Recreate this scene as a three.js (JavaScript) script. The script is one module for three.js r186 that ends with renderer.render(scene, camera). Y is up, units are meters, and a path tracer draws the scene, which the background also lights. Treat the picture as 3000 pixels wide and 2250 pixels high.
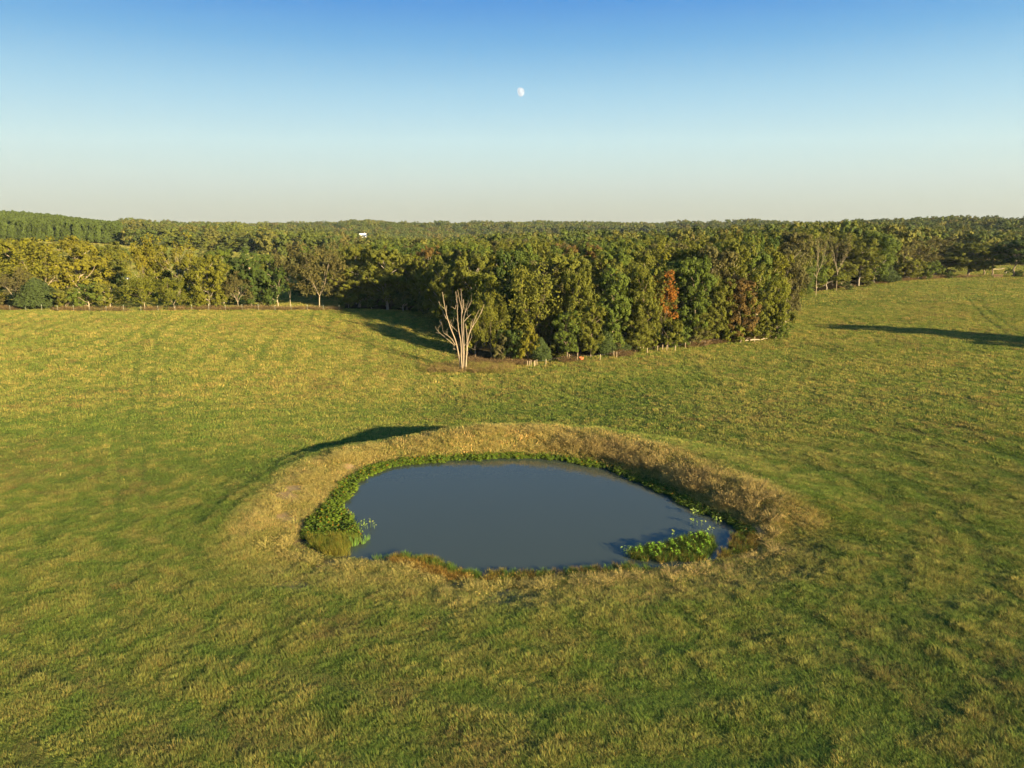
import * as THREE from 'three';
import { MarchingCubes } from 'three/addons/objects/MarchingCubes.js';
import { mergeGeometries } from 'three/addons/utils/BufferGeometryUtils.js';
import { RoundedBoxGeometry } from 'three/addons/geometries/RoundedBoxGeometry.js';

// ---------------------------------------------------------------- camera, sky, sun, exposure
const scene = new THREE.Scene();
const EYE = 22, PITCH = THREE.MathUtils.degToRad(12.2), FOV = 55.2;
const camera = new THREE.PerspectiveCamera(FOV, 4 / 3, 0.5, 40000);
camera.position.set(0, EYE, 0);
camera.rotation.set(-PITCH, 0, 0);
const renderer = new THREE.WebGLRenderer({ antialias: true });
renderer.toneMapping = THREE.LinearToneMapping;
const EXPOSURE = 4.15;
renderer.toneMappingExposure = EXPOSURE;
renderer.shadowMap.enabled = true;

const SUN_AZ = THREE.MathUtils.degToRad(133), SUN_EL = THREE.MathUtils.degToRad(11.8);   // azimuth from the view direction, to the right
const sunDir = new THREE.Vector3(Math.sin(SUN_AZ) * Math.cos(SUN_EL), Math.sin(SUN_EL), -Math.cos(SUN_AZ) * Math.cos(SUN_EL));
const sun = new THREE.DirectionalLight(new THREE.Color().setRGB(1, 0.79, 0.46), 5);
sun.position.copy(sunDir).multiplyScalar(400).add(new THREE.Vector3(0, 0, -110));
sun.target.position.set(0, 0, -110);
sun.castShadow = true;
sun.shadow.mapSize.set(4096, 4096);
Object.assign(sun.shadow.camera, { left: -260, right: 260, top: 160, bottom: -160, near: 1, far: 900 });
scene.add(sun, sun.target);

{ // clear evening sky: elevation ramp, a little brighter and warmer towards the sun
  const W = 512, H = 256, data = new Float32Array(W * H * 4);
  const ramp = [[0, 0.520, 0.500, 0.380], [1.2, 0.545, 0.545, 0.420], [3.3, 0.560, 0.665, 0.600], [5.9, 0.490, 0.720, 0.770], [8.0, 0.370, 0.650, 0.810], [9.6, 0.280, 0.580, 0.805],
    [12.5, 0.105, 0.400, 0.750], [15.4, 0.010, 0.255, 0.715], [22, 0.030, 0.220, 0.590], [40, 0.032, 0.180, 0.480], [90, 0.028, 0.140, 0.380]];
  for (let j = 0; j < H; j++) {
    const el = ((j + 0.5) / H - 0.5) * 180, e = Math.max(0, el);
    let k = 0; while (k < ramp.length - 2 && ramp[k + 1][0] < e) k++;
    const a = ramp[k], b = ramp[k + 1], t = Math.min(1, (e - a[0]) / (b[0] - a[0]));
    for (let i = 0; i < W; i++) {
      const az = ((i + 0.5) / W - 0.5) * 2 * Math.PI, y = Math.sin(el * Math.PI / 180), r = Math.cos(el * Math.PI / 180);
      const c = Math.cos(az) * r * sunDir.x + y * sunDir.y + Math.sin(az) * r * sunDir.z;
      const glow = Math.pow(Math.max(0, c * 0.5 + 0.5), 5), o = (j * W + i) * 4;
      const rgb = [1, 2, 3].map((n) => a[n] + (b[n] - a[n]) * t), warm = [1.5, 1.0, 0.45];
      for (let n = 0; n < 3; n++) data[o + n] = rgb[n] * (1 + glow * warm[n]) / EXPOSURE;
      data[o + 3] = 1;
    }
  }
  const sky = new THREE.DataTexture(data, W, H, THREE.RGBAFormat, THREE.FloatType);
  sky.mapping = THREE.EquirectangularReflectionMapping;
  sky.magFilter = THREE.LinearFilter; sky.needsUpdate = true;
  scene.background = sky; scene.environment = sky;
}
scene.fog = new THREE.FogExp2(new THREE.Color().setRGB(0.66, 0.82, 1.0), 0.00005);

// ---------------------------------------------------------------- small helpers
function mulberry(a) { return () => { a |= 0; a = a + 0x6D2B79F5 | 0; let t = Math.imul(a ^ a >>> 15, 1 | a); t = t + Math.imul(t ^ t >>> 7, 61 | t) ^ t; return ((t ^ t >>> 14) >>> 0) / 4294967296; }; }
const V = (x, y, z) => new THREE.Vector3(x, y, z);
const { clamp, lerp, smoothstep } = THREE.MathUtils;
const sstep = (a, b, x) => smoothstep(x, a, b);
function hash2(x, y) { let h = Math.imul(x, 374761393) + Math.imul(y, 668265263) | 0; h = Math.imul(h ^ h >>> 13, 1274126177); return ((h ^ h >>> 16) >>> 0) / 4294967296; }
function vnoise(x, y) {
  const ix = Math.floor(x), iy = Math.floor(y), fx = x - ix, fy = y - iy, u = fx * fx * (3 - 2 * fx), v = fy * fy * (3 - 2 * fy);
  return lerp(lerp(hash2(ix, iy), hash2(ix + 1, iy), u), lerp(hash2(ix, iy + 1), hash2(ix + 1, iy + 1), u), v);
}
function fbm(x, y, n = 3) { let s = 0, a = 0.5, t = 0; for (let i = 0; i < n; i++) { s += a * vnoise(x, y); t += a; a *= 0.5; x = x * 2.03 + 17.1; y = y * 2.03 + 5.7; } return s / t; }
const taken = {};
function numbered(name) { const n = taken[name] = (taken[name] ?? -1) + 1; return n ? `${name}_${String(n).padStart(3, '0')}` : name; }
function shadows(o) { o.traverse((m) => { if (m.isMesh) { m.castShadow = true; m.receiveShadow = true; } }); return o; }
function tag(o, label, category, group, kind) {
  Object.assign(o.userData, label ? { label } : {}, category ? { category } : {}, group ? { group } : {}, kind ? { kind } : {});
  return o;
}
function add(name, o, label, category, group, kind) { o.name = numbered(name); scene.add(shadows(o)); return tag(o, label, category, group, kind); }
function group(name, pos, turn, label, category, grp) { const g = new THREE.Group(); g.name = numbered(name); g.position.copy(pos); g.rotation.y = turn; scene.add(g); return tag(g, label, category, grp); }
function part(parent, name, geo, mat) { const m = new THREE.Mesh(geo, mat); m.name = name; m.castShadow = m.receiveShadow = true; parent.add(m); return m; }
const rgb = (r, g, b) => new THREE.Color().setRGB(r, g, b);
const std = (c, roughness = 0.9, extra = {}) => new THREE.MeshStandardMaterial({ color: c, roughness, ...extra });

// ---------------------------------------------------------------- terrain
const DS = [20, 45, 65, 90, 110, 140, 170, 210, 260, 320, 400, 500, 650, 900, 1200, 1800, 2600, 3800, 5200];
const US = [-1.0, -0.68, -0.5, -0.318, -0.136, 0, 0.18, 0.363, 0.545, 0.68, 1.0];
const HT = [
  [1.0, 1.0, 1.0, 1.1, 1.2, 1.2, 1.2, 1.2, 1.3, 1.3, 1.4],
  [0.6, 0.5, 0.5, 0.5, 0.4, 0.4, 0.4, 0.5, 0.7, 0.8, 1.0],
  [0.5, 0.2, 0.1, 0.0, -0.9, -0.7, 0.2, 0.7, 0.9, 1.0, 1.2],
  [0.7, 0.2, -0.5, -1.4, -2.3, -2.0, -0.7, 0.3, 0.8, 1.2, 1.4],
  [1.7, 1.1, 0.3, -1.1, -2.1, -2.0, -0.9, 0.0, 1.0, 1.4, 1.6],
  [3.0, 2.7, 2.2, 1.2, -0.7, -1.3, -0.6, 0.3, 1.4, 1.8, 2.0],
  [3.4, 3.3, 3.2, 2.9, 1.7, 0.2, 0.0, 0.8, 2.0, 2.4, 2.6],
  [2.6, 2.6, 2.4, 2.0, 1.4, 0.6, 0.5, 1.6, 2.9, 3.3, 3.5],
  [2.0, 1.6, 1.2, 1.0, 1.0, 1.0, 1.2, 2.2, 3.6, 4.2, 4.4],
  [6, 5, 3.4, 1.5, 0.0, 0.0, 1.0, 2.0, 3.6, 4.4, 5],
  [12, 11.6, 9.5, 5, -1, -2, -1, 1, 3.4, 4.6, 6],
  [17, 16, 11, 5, -4, -5, -4, 0, 4, 6, 8],
  [24, 22, 10, 4, -4, -6, -5, 2, 10, 12, 12],
  [22, 18, 9, 6, 0, -1, -2, 7, 21, 19, 19],
  [16, 12, 11, 14, 12.5, 13, 10, 12, 14, 14, 14],
  [10, 6, 5, 6, 2, 2, 2, 4, 6, 6, 6],
  [4, 2, 2, 2, 2, 2, 2, 2, 2, 2, 2],
  [3, 3, 3, 3, 3, 3, 3, 3, 3, 3, 3],
  [-8, -8, -8, -8, -8, -8, -8, -8, -8, -8, -8]];
const cr = (a, b, c, d, t) => 0.5 * (2 * b + (c - a) * t + (2 * a - 5 * b + 4 * c - d) * t * t + (3 * b - a - 3 * c + d) * t * t * t);
function find(A, v) { let i = 0; while (i < A.length - 2 && A[i + 1] <= v) i++; return [i, clamp((v - A[i]) / (A[i + 1] - A[i]), 0, 1)]; }
function rowAt(r, j, t) { const R = HT[clamp(r, 0, HT.length - 1)], n = R.length - 1; return cr(R[Math.max(0, j - 1)], R[j], R[j + 1], R[Math.min(n, j + 2)], t); }
function baseHeight(x, d) {
  const dd = Math.max(d, 20), [i, s] = find(DS, dd), [j, t] = find(US, clamp(x / dd, -1, 1));
  return cr(rowAt(i - 1, j, t), rowAt(i, j, t), rowAt(i + 1, j, t), rowAt(i + 2, j, t), s);
}
// a ray through a point of the 3000 x 2250 photograph
const FPX = 1125 / Math.tan(THREE.MathUtils.degToRad(FOV / 2)), cp = Math.cos(PITCH), sp = Math.sin(PITCH);
function ray(px, py) { const X = (px - 1500) / FPX, Y = (1125 - py) / FPX; return V(X, Y * cp - sp, -(cp + Y * sp)).normalize(); }
function onLevel(px, py, y = 0) { const r = ray(px, py), t = (y - EYE) / r.y; return [r.x * t, -r.z * t]; }
// shore line of the pond at water level (y = 0), as [x, distance]
const SHORE = [[1015, 1632], [985, 1629], [928, 1619], [893, 1585], [902, 1556], [922, 1525], [952, 1493], [985, 1452], [1020, 1412], [1065, 1383], [1120, 1364], [1200, 1352], [1290, 1345], [1392, 1340],
  [1500, 1338], [1600, 1340], [1690, 1352], [1770, 1368], [1840, 1392], [1905, 1418], [1965, 1447], [2040, 1486], [2110, 1514], [2165, 1540], [2195, 1566], [2190, 1598], [2150, 1622], [2080, 1641],
  [1985, 1657], [1907, 1662], [1830, 1667], [1700, 1678], [1590, 1682], [1500, 1692], [1420, 1694], [1351, 1688], [1290, 1668], [1240, 1648], [1188, 1638], [1087, 1640]].map(([a, b]) => onLevel(a, b));
function pondDist(x, d) { // signed distance to the shore, positive on land
  let best = 1e9, inside = false;
  for (let i = 0, j = SHORE.length - 1; i < SHORE.length; j = i++) {
    const [ax, ay] = SHORE[j], [bx, by] = SHORE[i], ex = bx - ax, ey = by - ay, t = clamp(((x - ax) * ex + (d - ay) * ey) / (ex * ex + ey * ey), 0, 1);
    best = Math.min(best, (x - ax - ex * t) ** 2 + (d - ay - ey * t) ** 2);
    if ((ay > d) !== (by > d) && x < (bx - ax) * (d - ay) / (by - ay) + ax) inside = !inside;
  }
  return (inside ? -1 : 1) * Math.sqrt(best);
}
const PC = [2.2, 55];
function bankness(x, d) { // 1 on the dam round the far side, 0 on the near shore
  const phi = Math.abs(Math.atan2((x - PC[0]) * 0.8, d - PC[1])) * 180 / Math.PI;
  return 1 - sstep(98, 122, phi);
}
const nearPond = (x, d) => Math.abs(x - 2) < 45 && d > 25 && d < 95;
function height(x, z) {
  const d = -z, far = clamp((d - 20) / 60, 0, 1);
  let h = baseHeight(x, d) + (fbm(x / 26, d / 26, 2) - 0.5) * 0.7 * far + (fbm(x / 5, d / 5, 2) - 0.5) * 0.22;
  if (d > 250) h += (fbm(x / 190, d / 190, 3) - 0.5) * clamp((d - 420) / 400, 0, 1) * 13;
  if (nearPond(x, d)) {
    const s = pondDist(x, d), b = bankness(x, d), n = (fbm(x / 3, d / 3, 2) - 0.5);
    if (s <= 0) return -Math.min(1.2, -s * 0.3) - 0.02;
    const side = sstep(-4, 10, x), top = lerp(0.5, 1.55, sstep(-14, -3, x)) * b + 0.15;
    const bank = s < 4.2 ? top * Math.pow(sstep(-1.6, 4.4, s) - sstep(-1.6, 4.4, 0), 1) / (1 - sstep(-1.6, 4.4, 0)) + n * 0.3 * sstep(0, 2, s) : top + n * 0.3;
    const out = lerp(sstep(1, 7, s), sstep(5.2, lerp(10.5, 13, side), s), b);
    h = lerp(Math.max(bank, 0.01 + s * 0.02), h, out);
  }
  return h;
}
function spot(px, py) { // where that ray meets the ground
  const r = ray(px, py), f = (t) => EYE + r.y * t - height(r.x * t, r.z * t);
  let t = 20, last = 20;
  while (t < 6000 && f(t) > 0) { last = t; t *= 1.01; }
  for (let k = 0; k < 30; k++) { const m = (last + t) / 2; if (f(m) > 0) last = m; else t = m; }
  return V(r.x * t, height(r.x * t, r.z * t), r.z * t);
}
function atDepth(px, d) { const x = (px - 1500) / FPX * (d * cp + 18 * sp); return V(x, height(x, -d), -d); }
function topAt(p, px, py) { const r = ray(px, py), t = Math.hypot(p.x, p.z) / Math.hypot(r.x, r.z); return EYE + r.y * t - p.y; } // height of a thing standing at p and reaching that row

// the block of woodland, as a polygon on the map ([x, distance])
const FRONT = [[1345, 1052], [1400, 1064], [1560, 1066], [1700, 1053], [1840, 1040], [1960, 1024], [2130, 1000], [2285, 992]].map(([a, b]) => spot(a, b));
const EDGE = [[2330, 868], [2450, 848], [2620, 826], [2760, 815], [2900, 811], [3120, 813], [3500, 815]].map(([a, b]) => spot(a, b));
const FLANK = [[1003, 905], [1130, 908], [1296, 916]].map(([a, b]) => spot(a, b));
const WOOD = [...FLANK, ...FRONT, ...EDGE].map((p) => [p.x, -p.z]);
WOOD.push([EDGE.at(-1).x + 60, 460], [WOOD[0][0] * 1.9, 460], [WOOD[0][0] * 1.25, 230]);
function inside(P, x, d) { let c = false; for (let i = 0, j = P.length - 1; i < P.length; j = i++) if ((P[j][1] > d) !== (P[i][1] > d) && x < (P[i][0] - P[j][0]) * (d - P[j][1]) / (P[i][1] - P[j][1]) + P[j][0]) c = !c; return c; }
function lineDist(P, x, d) { let b = 1e9; for (let i = 1; i < P.length; i++) { const ax = P[i - 1].x, ay = -P[i - 1].z, ex = P[i].x - ax, ey = -P[i].z - ay, t = clamp(((x - ax) * ex + (d - ay) * ey) / (ex * ex + ey * ey), 0, 1); b = Math.min(b, Math.hypot(x - ax - ex * t, d - ay - ey * t)); } return b; }
const ROW = [[-250, 912], [0, 909], [300, 912], [700, 908], [1000, 909]].map(([a, b]) => spot(a, b)); // fence line on the left
// far woods: which ground beyond the near fields carries trees
function farWood(x, d) {
  const px = 1500 + 2203 * x / d, n = fbm(x / 120 + 9, d / 120, 2);
  if (d < 300) return false;
  if (px < 352) return d > 436 && d < 860;                                                    // pine hill
  if (d < 425) return false;
  if (px < 720) return d < 520 ? n > 0.36 : d > 760 || n > 0.6;
  if (px < 1010) return d > 640 ? n > 0.44 || d > 1300 : n > 0.55;
  if (d < 1050 && fbm(x / 150 + 3, d / 150 + 8, 2) < 0.36) return false;
  if (px > 1026 && px < 1092 && d > 640 && d < 958) return false;                            // round the white house
  if (px > 846 && px < 908 && d > 1000 && d < 1420) return false;                             // below the long house
  return true;
}
const stand = (x, d) => d > 245 && d < 335 && x / d > 0.565 && x / d < 0.75;                     // open stand of trees on grass at the right
const tracks = [ // wheel tracks in the grass
  [[2810, 840], [2840, 880], [2890, 935], [2960, 985]], [[2835, 842], [2862, 878], [2915, 925], [2990, 975]],
  [[350, 1560], [345, 1430], [352, 1330], [372, 1240], [392, 1130], [425, 960]], [[415, 1500], [418, 1400], [428, 1320], [440, 1200], [462, 960]],
].map((L) => L.map(([a, b]) => spot(a, b)));
const BARE = [[842, 1455, 1.6], [870, 1430, 1.2], [838, 1508, 1.2], [905, 1530, 0.9], [885, 1560, 0.9], [1030, 1365, 0.7], [1480, 1732, 1.5], [1550, 1742, 1.1], [1330, 1702, 0.8], [870, 1712, 0.9], [960, 1640, 0.7], [2230, 1548, 0.9]].map(([a, b, r]) => { const p = onLevel(a, b, 0.5); return [p[0], p[1], r]; });
// what grows where: shares of green, straw and brown grass, bare soil, stripes left by the mower
function cover(x, d) {
  let straw = fbm(x / 14 + 3, d / 14, 3), fine = fbm(x / 1.7, d / 1.7, 2), brown = sstep(0.54, 0.72, fbm(x / 8 + 40, d / 8 + 11, 3) * 0.5 + fbm(x / 1.4 + 5, d / 1.4 + 31, 2) * 0.5) * 0.85, bare = 0, lush = 0, low = 0, dry = 0;
  straw = 0.16 + 0.72 * sstep(0.36, 0.66, straw * 0.26 + fbm(x / 1.25 + 90, d / 1.25, 2) * 0.42 + 0.32 * vnoise(x / 0.5, d / 0.5)) + 0.16 * sstep(70, 115, d) * (1 - sstep(-10, 20, x) * 0.5);  // last term paints the far left slope lighter, as it faces the sun
  const wob = (fbm(x / 12, d / 12 + 60, 2) - 0.5) * 2.4;
  if (d < 120) { // rounds of the mower about the pond
    const rr = Math.hypot((x - PC[0]) * 0.82, d - PC[1]) + wob, st = Math.sin(rr * 2 * Math.PI / 4.1);
    low = sstep(0.25, 0.95, st) * sstep(17, 24, rr) * (0.25 + 0.7 * fbm(x / 9 + 7, d / 9, 2)) * lerp(1, 0.7, sstep(50, 75, d)) * (1 - sstep(95, 118, d));
  }
  if (x < 0 && d > 95) { const st = Math.sin((x * 0.98 + d * 0.14 + wob * 0.9) * 2 * Math.PI / 4.3); low = Math.max(low, sstep(0.3, 0.95, st) * 0.85 * fbm(x / 11, d / 23 + 4, 2) * sstep(95, 118, d)); }
  for (const t of tracks) { const q = lineDist(t, x, d); if (q < 0.7) low = Math.max(low, 0.85 * (1 - q / 0.7)); }
  straw *= 1 - 0.55 * low;
  if (nearPond(x, d)) {
    const s = pondDist(x, d), b = bankness(x, d), ring = (1 - sstep(4.0, 6.8 + wob * 0.7, s)) * (b > 0.5 ? 1 : 0.75);
    straw = Math.max(straw, ring * (0.95 + 0.3 * fine)); brown = Math.max(brown, ring * 0.42 * fbm(x / 3, d / 3, 2) * (x > 0 ? 1.4 : 0.6));
    low *= 1 - ring; dry = ring * (0.4 + 0.6 * sstep(0.3, 0.6, fine)) * (b > 0.5 ? 1 : 0.45);
    for (const [bx, bd, r] of BARE) bare = Math.max(bare, 1 - sstep(r * 0.35, r * 1.15, Math.hypot(x - bx, d - bd) + (fine - 0.5) * 2.4));
    if (b < 0.5 && s < 1.2) bare = Math.max(bare, 0.5);
  }
  if (d > 70 && d < 130) { const q = Math.abs(d - (96 + x * 0.35)) ; if (x < 30) lush = (1 - sstep(3, 14, q + wob * 2)) * 0.5; }   // damp hollow
  straw *= 1 - 0.65 * lush;
  return { dry, straw: clamp(straw, 0, 1), brown: clamp(brown, 0, 1), bare, low, fine };
}

const groundTex = (() => { // fine mottling of thatch and soil, 4 m across
  const N = 512, data = new Uint8Array(N * N * 4), wrap = (x, y, f) => { const n = (a, b) => hash2(((a % f) + f) % f + f * 31, ((b % f) + f) % f); const X = x * f, Y = y * f, ix = Math.floor(X), iy = Math.floor(Y), u = X - ix, v = Y - iy; return lerp(lerp(n(ix, iy), n(ix + 1, iy), u), lerp(n(ix, iy + 1), n(ix + 1, iy + 1), u), v); };
  for (let j = 0; j < N; j++) for (let i = 0; i < N; i++) {
    const x = i / N, y = j / N, a = 0.3 * wrap(x, y, 9) + 0.3 * wrap(x, y, 31) + 0.25 * wrap(x, y, 90) + 0.25 * wrap(x, y, 255), w = wrap(y, x, 23), o = (j * N + i) * 4, k = 0.62 + 0.38 * a;
    data[o] = 255 * Math.min(1, k * (0.95 + 0.1 * w)); data[o + 1] = 255 * Math.min(1, k); data[o + 2] = 255 * Math.min(1, k * (0.98 - 0.1 * w)); data[o + 3] = 255;
  }
  const t = new THREE.DataTexture(data, N, N); t.colorSpace = THREE.SRGBColorSpace; t.wrapS = t.wrapT = THREE.RepeatWrapping; t.magFilter = t.minFilter = THREE.LinearFilter; t.needsUpdate = true;
  return t;
})();
{ // one sheet of ground out to the horizon
  const rs = [0.5, 4, 9, 14, 18, 21];
  for (let r = 23; r < 150; r += 0.36) rs.push(r);
  for (let r = 150; r < 5200; r *= 1.016) rs.push(r);
  const as = [];
  for (let a = -180; a < -50; a += 5) as.push(a);
  for (let a = -50; a <= 50; a += 0.2) as.push(a);
  for (let a = 55; a <= 180; a += 5) as.push(a);
  const nA = as.length, pos = new Float32Array(nA * rs.length * 3), col = new Float32Array(nA * rs.length * 3), uv = new Float32Array(nA * rs.length * 2), idx = [];
  const c = new THREE.Color();
  rs.forEach((r, i) => as.forEach((a, j) => {
    const t = a * Math.PI / 180, x = r * Math.sin(t), d = r * Math.cos(t), k = i * nA + j, px = d > 50 ? 1500 + 2203 * x / d : 1500;
    pos.set([x, height(x, -d), -d], k * 3); uv.set([x / 4, d / 4], k * 2);
    const inView = Math.abs(a) <= 50, m = inView && r < 420 ? cover(x, d) : { straw: fbm(x / 40, d / 40), brown: 0.2, bare: 0, low: 0, fine: 0.5, dry: 0 };
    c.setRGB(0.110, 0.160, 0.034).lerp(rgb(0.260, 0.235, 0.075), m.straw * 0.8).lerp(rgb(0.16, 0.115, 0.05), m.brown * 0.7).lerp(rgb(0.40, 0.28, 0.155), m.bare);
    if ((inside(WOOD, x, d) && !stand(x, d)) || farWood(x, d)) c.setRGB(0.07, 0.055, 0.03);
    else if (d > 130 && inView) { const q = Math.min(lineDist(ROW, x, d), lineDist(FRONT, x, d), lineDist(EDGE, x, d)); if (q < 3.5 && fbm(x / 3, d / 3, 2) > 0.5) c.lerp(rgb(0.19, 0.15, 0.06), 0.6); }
    if (nearPond(x, d)) { const s = pondDist(x, d); if (s < 0.35) c.setRGB(0.10, 0.075, 0.045); }
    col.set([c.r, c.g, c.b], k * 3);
  }));
  for (let i = 0; i < rs.length - 1; i++) for (let j = 0; j < nA - 1; j++) { const a = i * nA + j, b = a + nA; idx.push(a, a + 1, b, b, a + 1, b + 1); }
  const g = new THREE.BufferGeometry();
  g.setAttribute('position', new THREE.BufferAttribute(pos, 3)); g.setAttribute('color', new THREE.BufferAttribute(col, 3)); g.setAttribute('uv', new THREE.BufferAttribute(uv, 2));
  g.setIndex(idx); g.computeVertexNormals();
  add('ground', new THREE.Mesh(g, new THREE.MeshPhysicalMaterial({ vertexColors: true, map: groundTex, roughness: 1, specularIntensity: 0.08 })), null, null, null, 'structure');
}
{ // water of the pond
  const cx = PC[0], cd = PC[1], s = new THREE.Shape(SHORE.map(([x, d]) => new THREE.Vector2(cx + (x - cx) * 1.03, cd + (d - cd) * 1.03)));
  const g = new THREE.ShapeGeometry(s); g.rotateX(-Math.PI / 2);
  const p = g.attributes.position; for (let i = 0; i < p.count; i++) g.attributes.uv.setXY(i, p.getX(i) / 3, p.getZ(i) / 3);
  const N = 256, data = new Uint8Array(N * N * 4);
  const per = (x, y, f, q) => { const n = (a, b) => hash2(((a % f) + f) % f + q, ((b % f) + f) % f + q); const X = x * f, Y = y * f, ix = Math.floor(X), iy = Math.floor(Y); let u = X - ix, v = Y - iy; u = u * u * (3 - 2 * u); v = v * v * (3 - 2 * v); return lerp(lerp(n(ix, iy), n(ix + 1, iy), u), lerp(n(ix, iy + 1), n(ix + 1, iy + 1), u), v); };
  for (let j = 0; j < N; j++) for (let i = 0; i < N; i++) { const k = 255 * (0.5 * per(i / N, j / N, 14, 3) + 0.3 * per(i / N, j / N, 37, 9) + 0.2 * per(i / N, j / N, 5, 77)); data.set([k, k, k, 255], (j * N + i) * 4); }
  const t = new THREE.DataTexture(data, N, N); t.wrapS = t.wrapT = THREE.RepeatWrapping; t.magFilter = t.minFilter = THREE.LinearFilter; t.needsUpdate = true;
  const m = new THREE.MeshPhysicalMaterial({ color: rgb(0.053, 0.066, 0.048), roughness: 0.03, ior: 1.33, bumpMap: t, bumpScale: 0.0025 });
  add('pond_water', new THREE.Mesh(g, m), null, null, null, 'structure');
}

// ---------------------------------------------------------------- builders for plants
class Soup { // flat-shaded triangles with a colour each
  constructor() { this.p = []; this.c = []; }
  tri(a, b, c, k) { this.p.push(a.x, a.y, a.z, b.x, b.y, b.z, c.x, c.y, c.z); for (let i = 0; i < 3; i++) this.c.push(k[0], k[1], k[2]); }
  geo() { const g = new THREE.BufferGeometry(); g.setAttribute('position', new THREE.Float32BufferAttribute(this.p, 3)); g.setAttribute('color', new THREE.Float32BufferAttribute(this.c, 3)); return g; }
}
function leaf(S, c, n, s, R, k, long = 1.5) { // a folded leaf: two triangles
  const a = V(R() - 0.5, R() - 0.5, R() - 0.5).cross(n).normalize(), b = n.clone().cross(a).normalize();
  const tip = c.clone().addScaledVector(a, s * long * 0.5), base = c.clone().addScaledVector(a, -s * long * 0.5), up = s * 0.16;
  const l = c.clone().addScaledVector(b, s * 0.5).addScaledVector(n, up), r = c.clone().addScaledVector(b, -s * 0.5).addScaledVector(n, up);
  S.tri(base, r, tip, k); S.tri(base, tip, l, k);
}
function blade(S, x, z, h, w, lean, dir, k) { // a bent blade of grass: three triangles
  const cx = Math.cos(dir), cz = Math.sin(dir), bx = -cz * w / 2, bz = cx * w / 2, m = 0.55;
  const b0 = V(x - bx, 0, z - bz), b1 = V(x + bx, 0, z + bz), mx = x + cx * lean * 0.35, mz = z + cz * lean * 0.35;
  const m0 = V(mx - bx * 0.8, h * m, mz - bz * 0.8), m1 = V(mx + bx * 0.8, h * m, mz + bz * 0.8), t = V(x + cx * lean, h, z + cz * lean);
  S.tri(b0, b1, m1, k); S.tri(b0, m1, m0, k); S.tri(m0, m1, t, k);
}
const randDir = (R) => { const y = R() * 2 - 1, a = R() * 6.2832, r = Math.sqrt(1 - y * y); return V(r * Math.cos(a), y, r * Math.sin(a)); };
function tube(points, radii, sides = 6) { // a tapered limb
  const pos = [], idx = [], n = points.length; let u = V(0.3, 0.1, 1).normalize();
  for (let i = 0; i < n; i++) {
    const t = points[Math.min(n - 1, i + 1)].clone().sub(points[Math.max(0, i - 1)]).normalize();
    u = u.clone().addScaledVector(t, -u.dot(t)); if (u.lengthSq() < 1e-4) u = V(1, 0, 0).addScaledVector(t, -t.x); u.normalize();
    const v = t.clone().cross(u);
    for (let k = 0; k < sides; k++) { const a = k / sides * 6.2832, q = points[i].clone().addScaledVector(u, Math.cos(a) * radii[i]).addScaledVector(v, Math.sin(a) * radii[i]); pos.push(q.x, q.y, q.z); }
  }
  for (let i = 0; i < n - 1; i++) for (let k = 0; k < sides; k++) { const a = i * sides + k, b = i * sides + (k + 1) % sides; idx.push(a, b, a + sides, b, b + sides, a + sides); }
  const c = pos.length / 3; pos.push(points[n - 1].x, points[n - 1].y, points[n - 1].z); for (let k = 0; k < sides; k++) idx.push((n - 1) * sides + k, (n - 1) * sides + (k + 1) % sides, c);
  const g = new THREE.BufferGeometry(); g.setAttribute('position', new THREE.Float32BufferAttribute(pos, 3)); g.setIndex(idx); g.computeVertexNormals(); return g;
}
function limb(a, b, r0, r1, R, bend = 0.12, n = 5, sides = 5) {
  const P = [], rad = [], L = a.distanceTo(b), off = randDir(R).multiplyScalar(L * bend), jig = () => randDir(R).multiplyScalar(L * 0.025);
  for (let i = 0; i < n; i++) { const t = i / (n - 1); P.push(a.clone().lerp(b, t).addScaledVector(off, Math.sin(t * Math.PI)).add(i && i < n - 1 ? jig() : V(0, 0, 0))); rad.push(lerp(r0, r1, t)); }
  return { geo: tube(P, rad, sides), P, rad };
}
// bare branching, returns geometries and the ends of the twigs
function branching(R, start, dir, len, r, level, max, out, spread = 0.75, up = 0.25, sides = 6) {
  const end = start.clone().addScaledVector(dir, len), l = limb(start, end, r, r * (level === max ? 0.25 : 0.6), R, 0.08, 5, Math.max(3, sides));
  out.geos.push(l.geo);
  if (level === max) { out.tips.push({ p: end, dir }); return; }
  const kids = level === 0 ? 3 : 2 + (R() < 0.55 ? 1 : 0);
  for (let i = 0; i < kids; i++) {
    const t = i === 0 ? 1 : 0.45 + 0.5 * R(), at = start.clone().lerp(end, t);
    const d = dir.clone().addScaledVector(randDir(R), i === 0 ? spread * 0.5 : spread).addScaledVector(V(0, 1, 0), up * 0.5).normalize();
    branching(R, at, d, len * (i === 0 ? 0.8 : 0.6 + 0.2 * R()), r * (i === 0 ? 0.6 : 0.45), level + 1, max, out, spread, up, sides - 1);
  }
}
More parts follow.
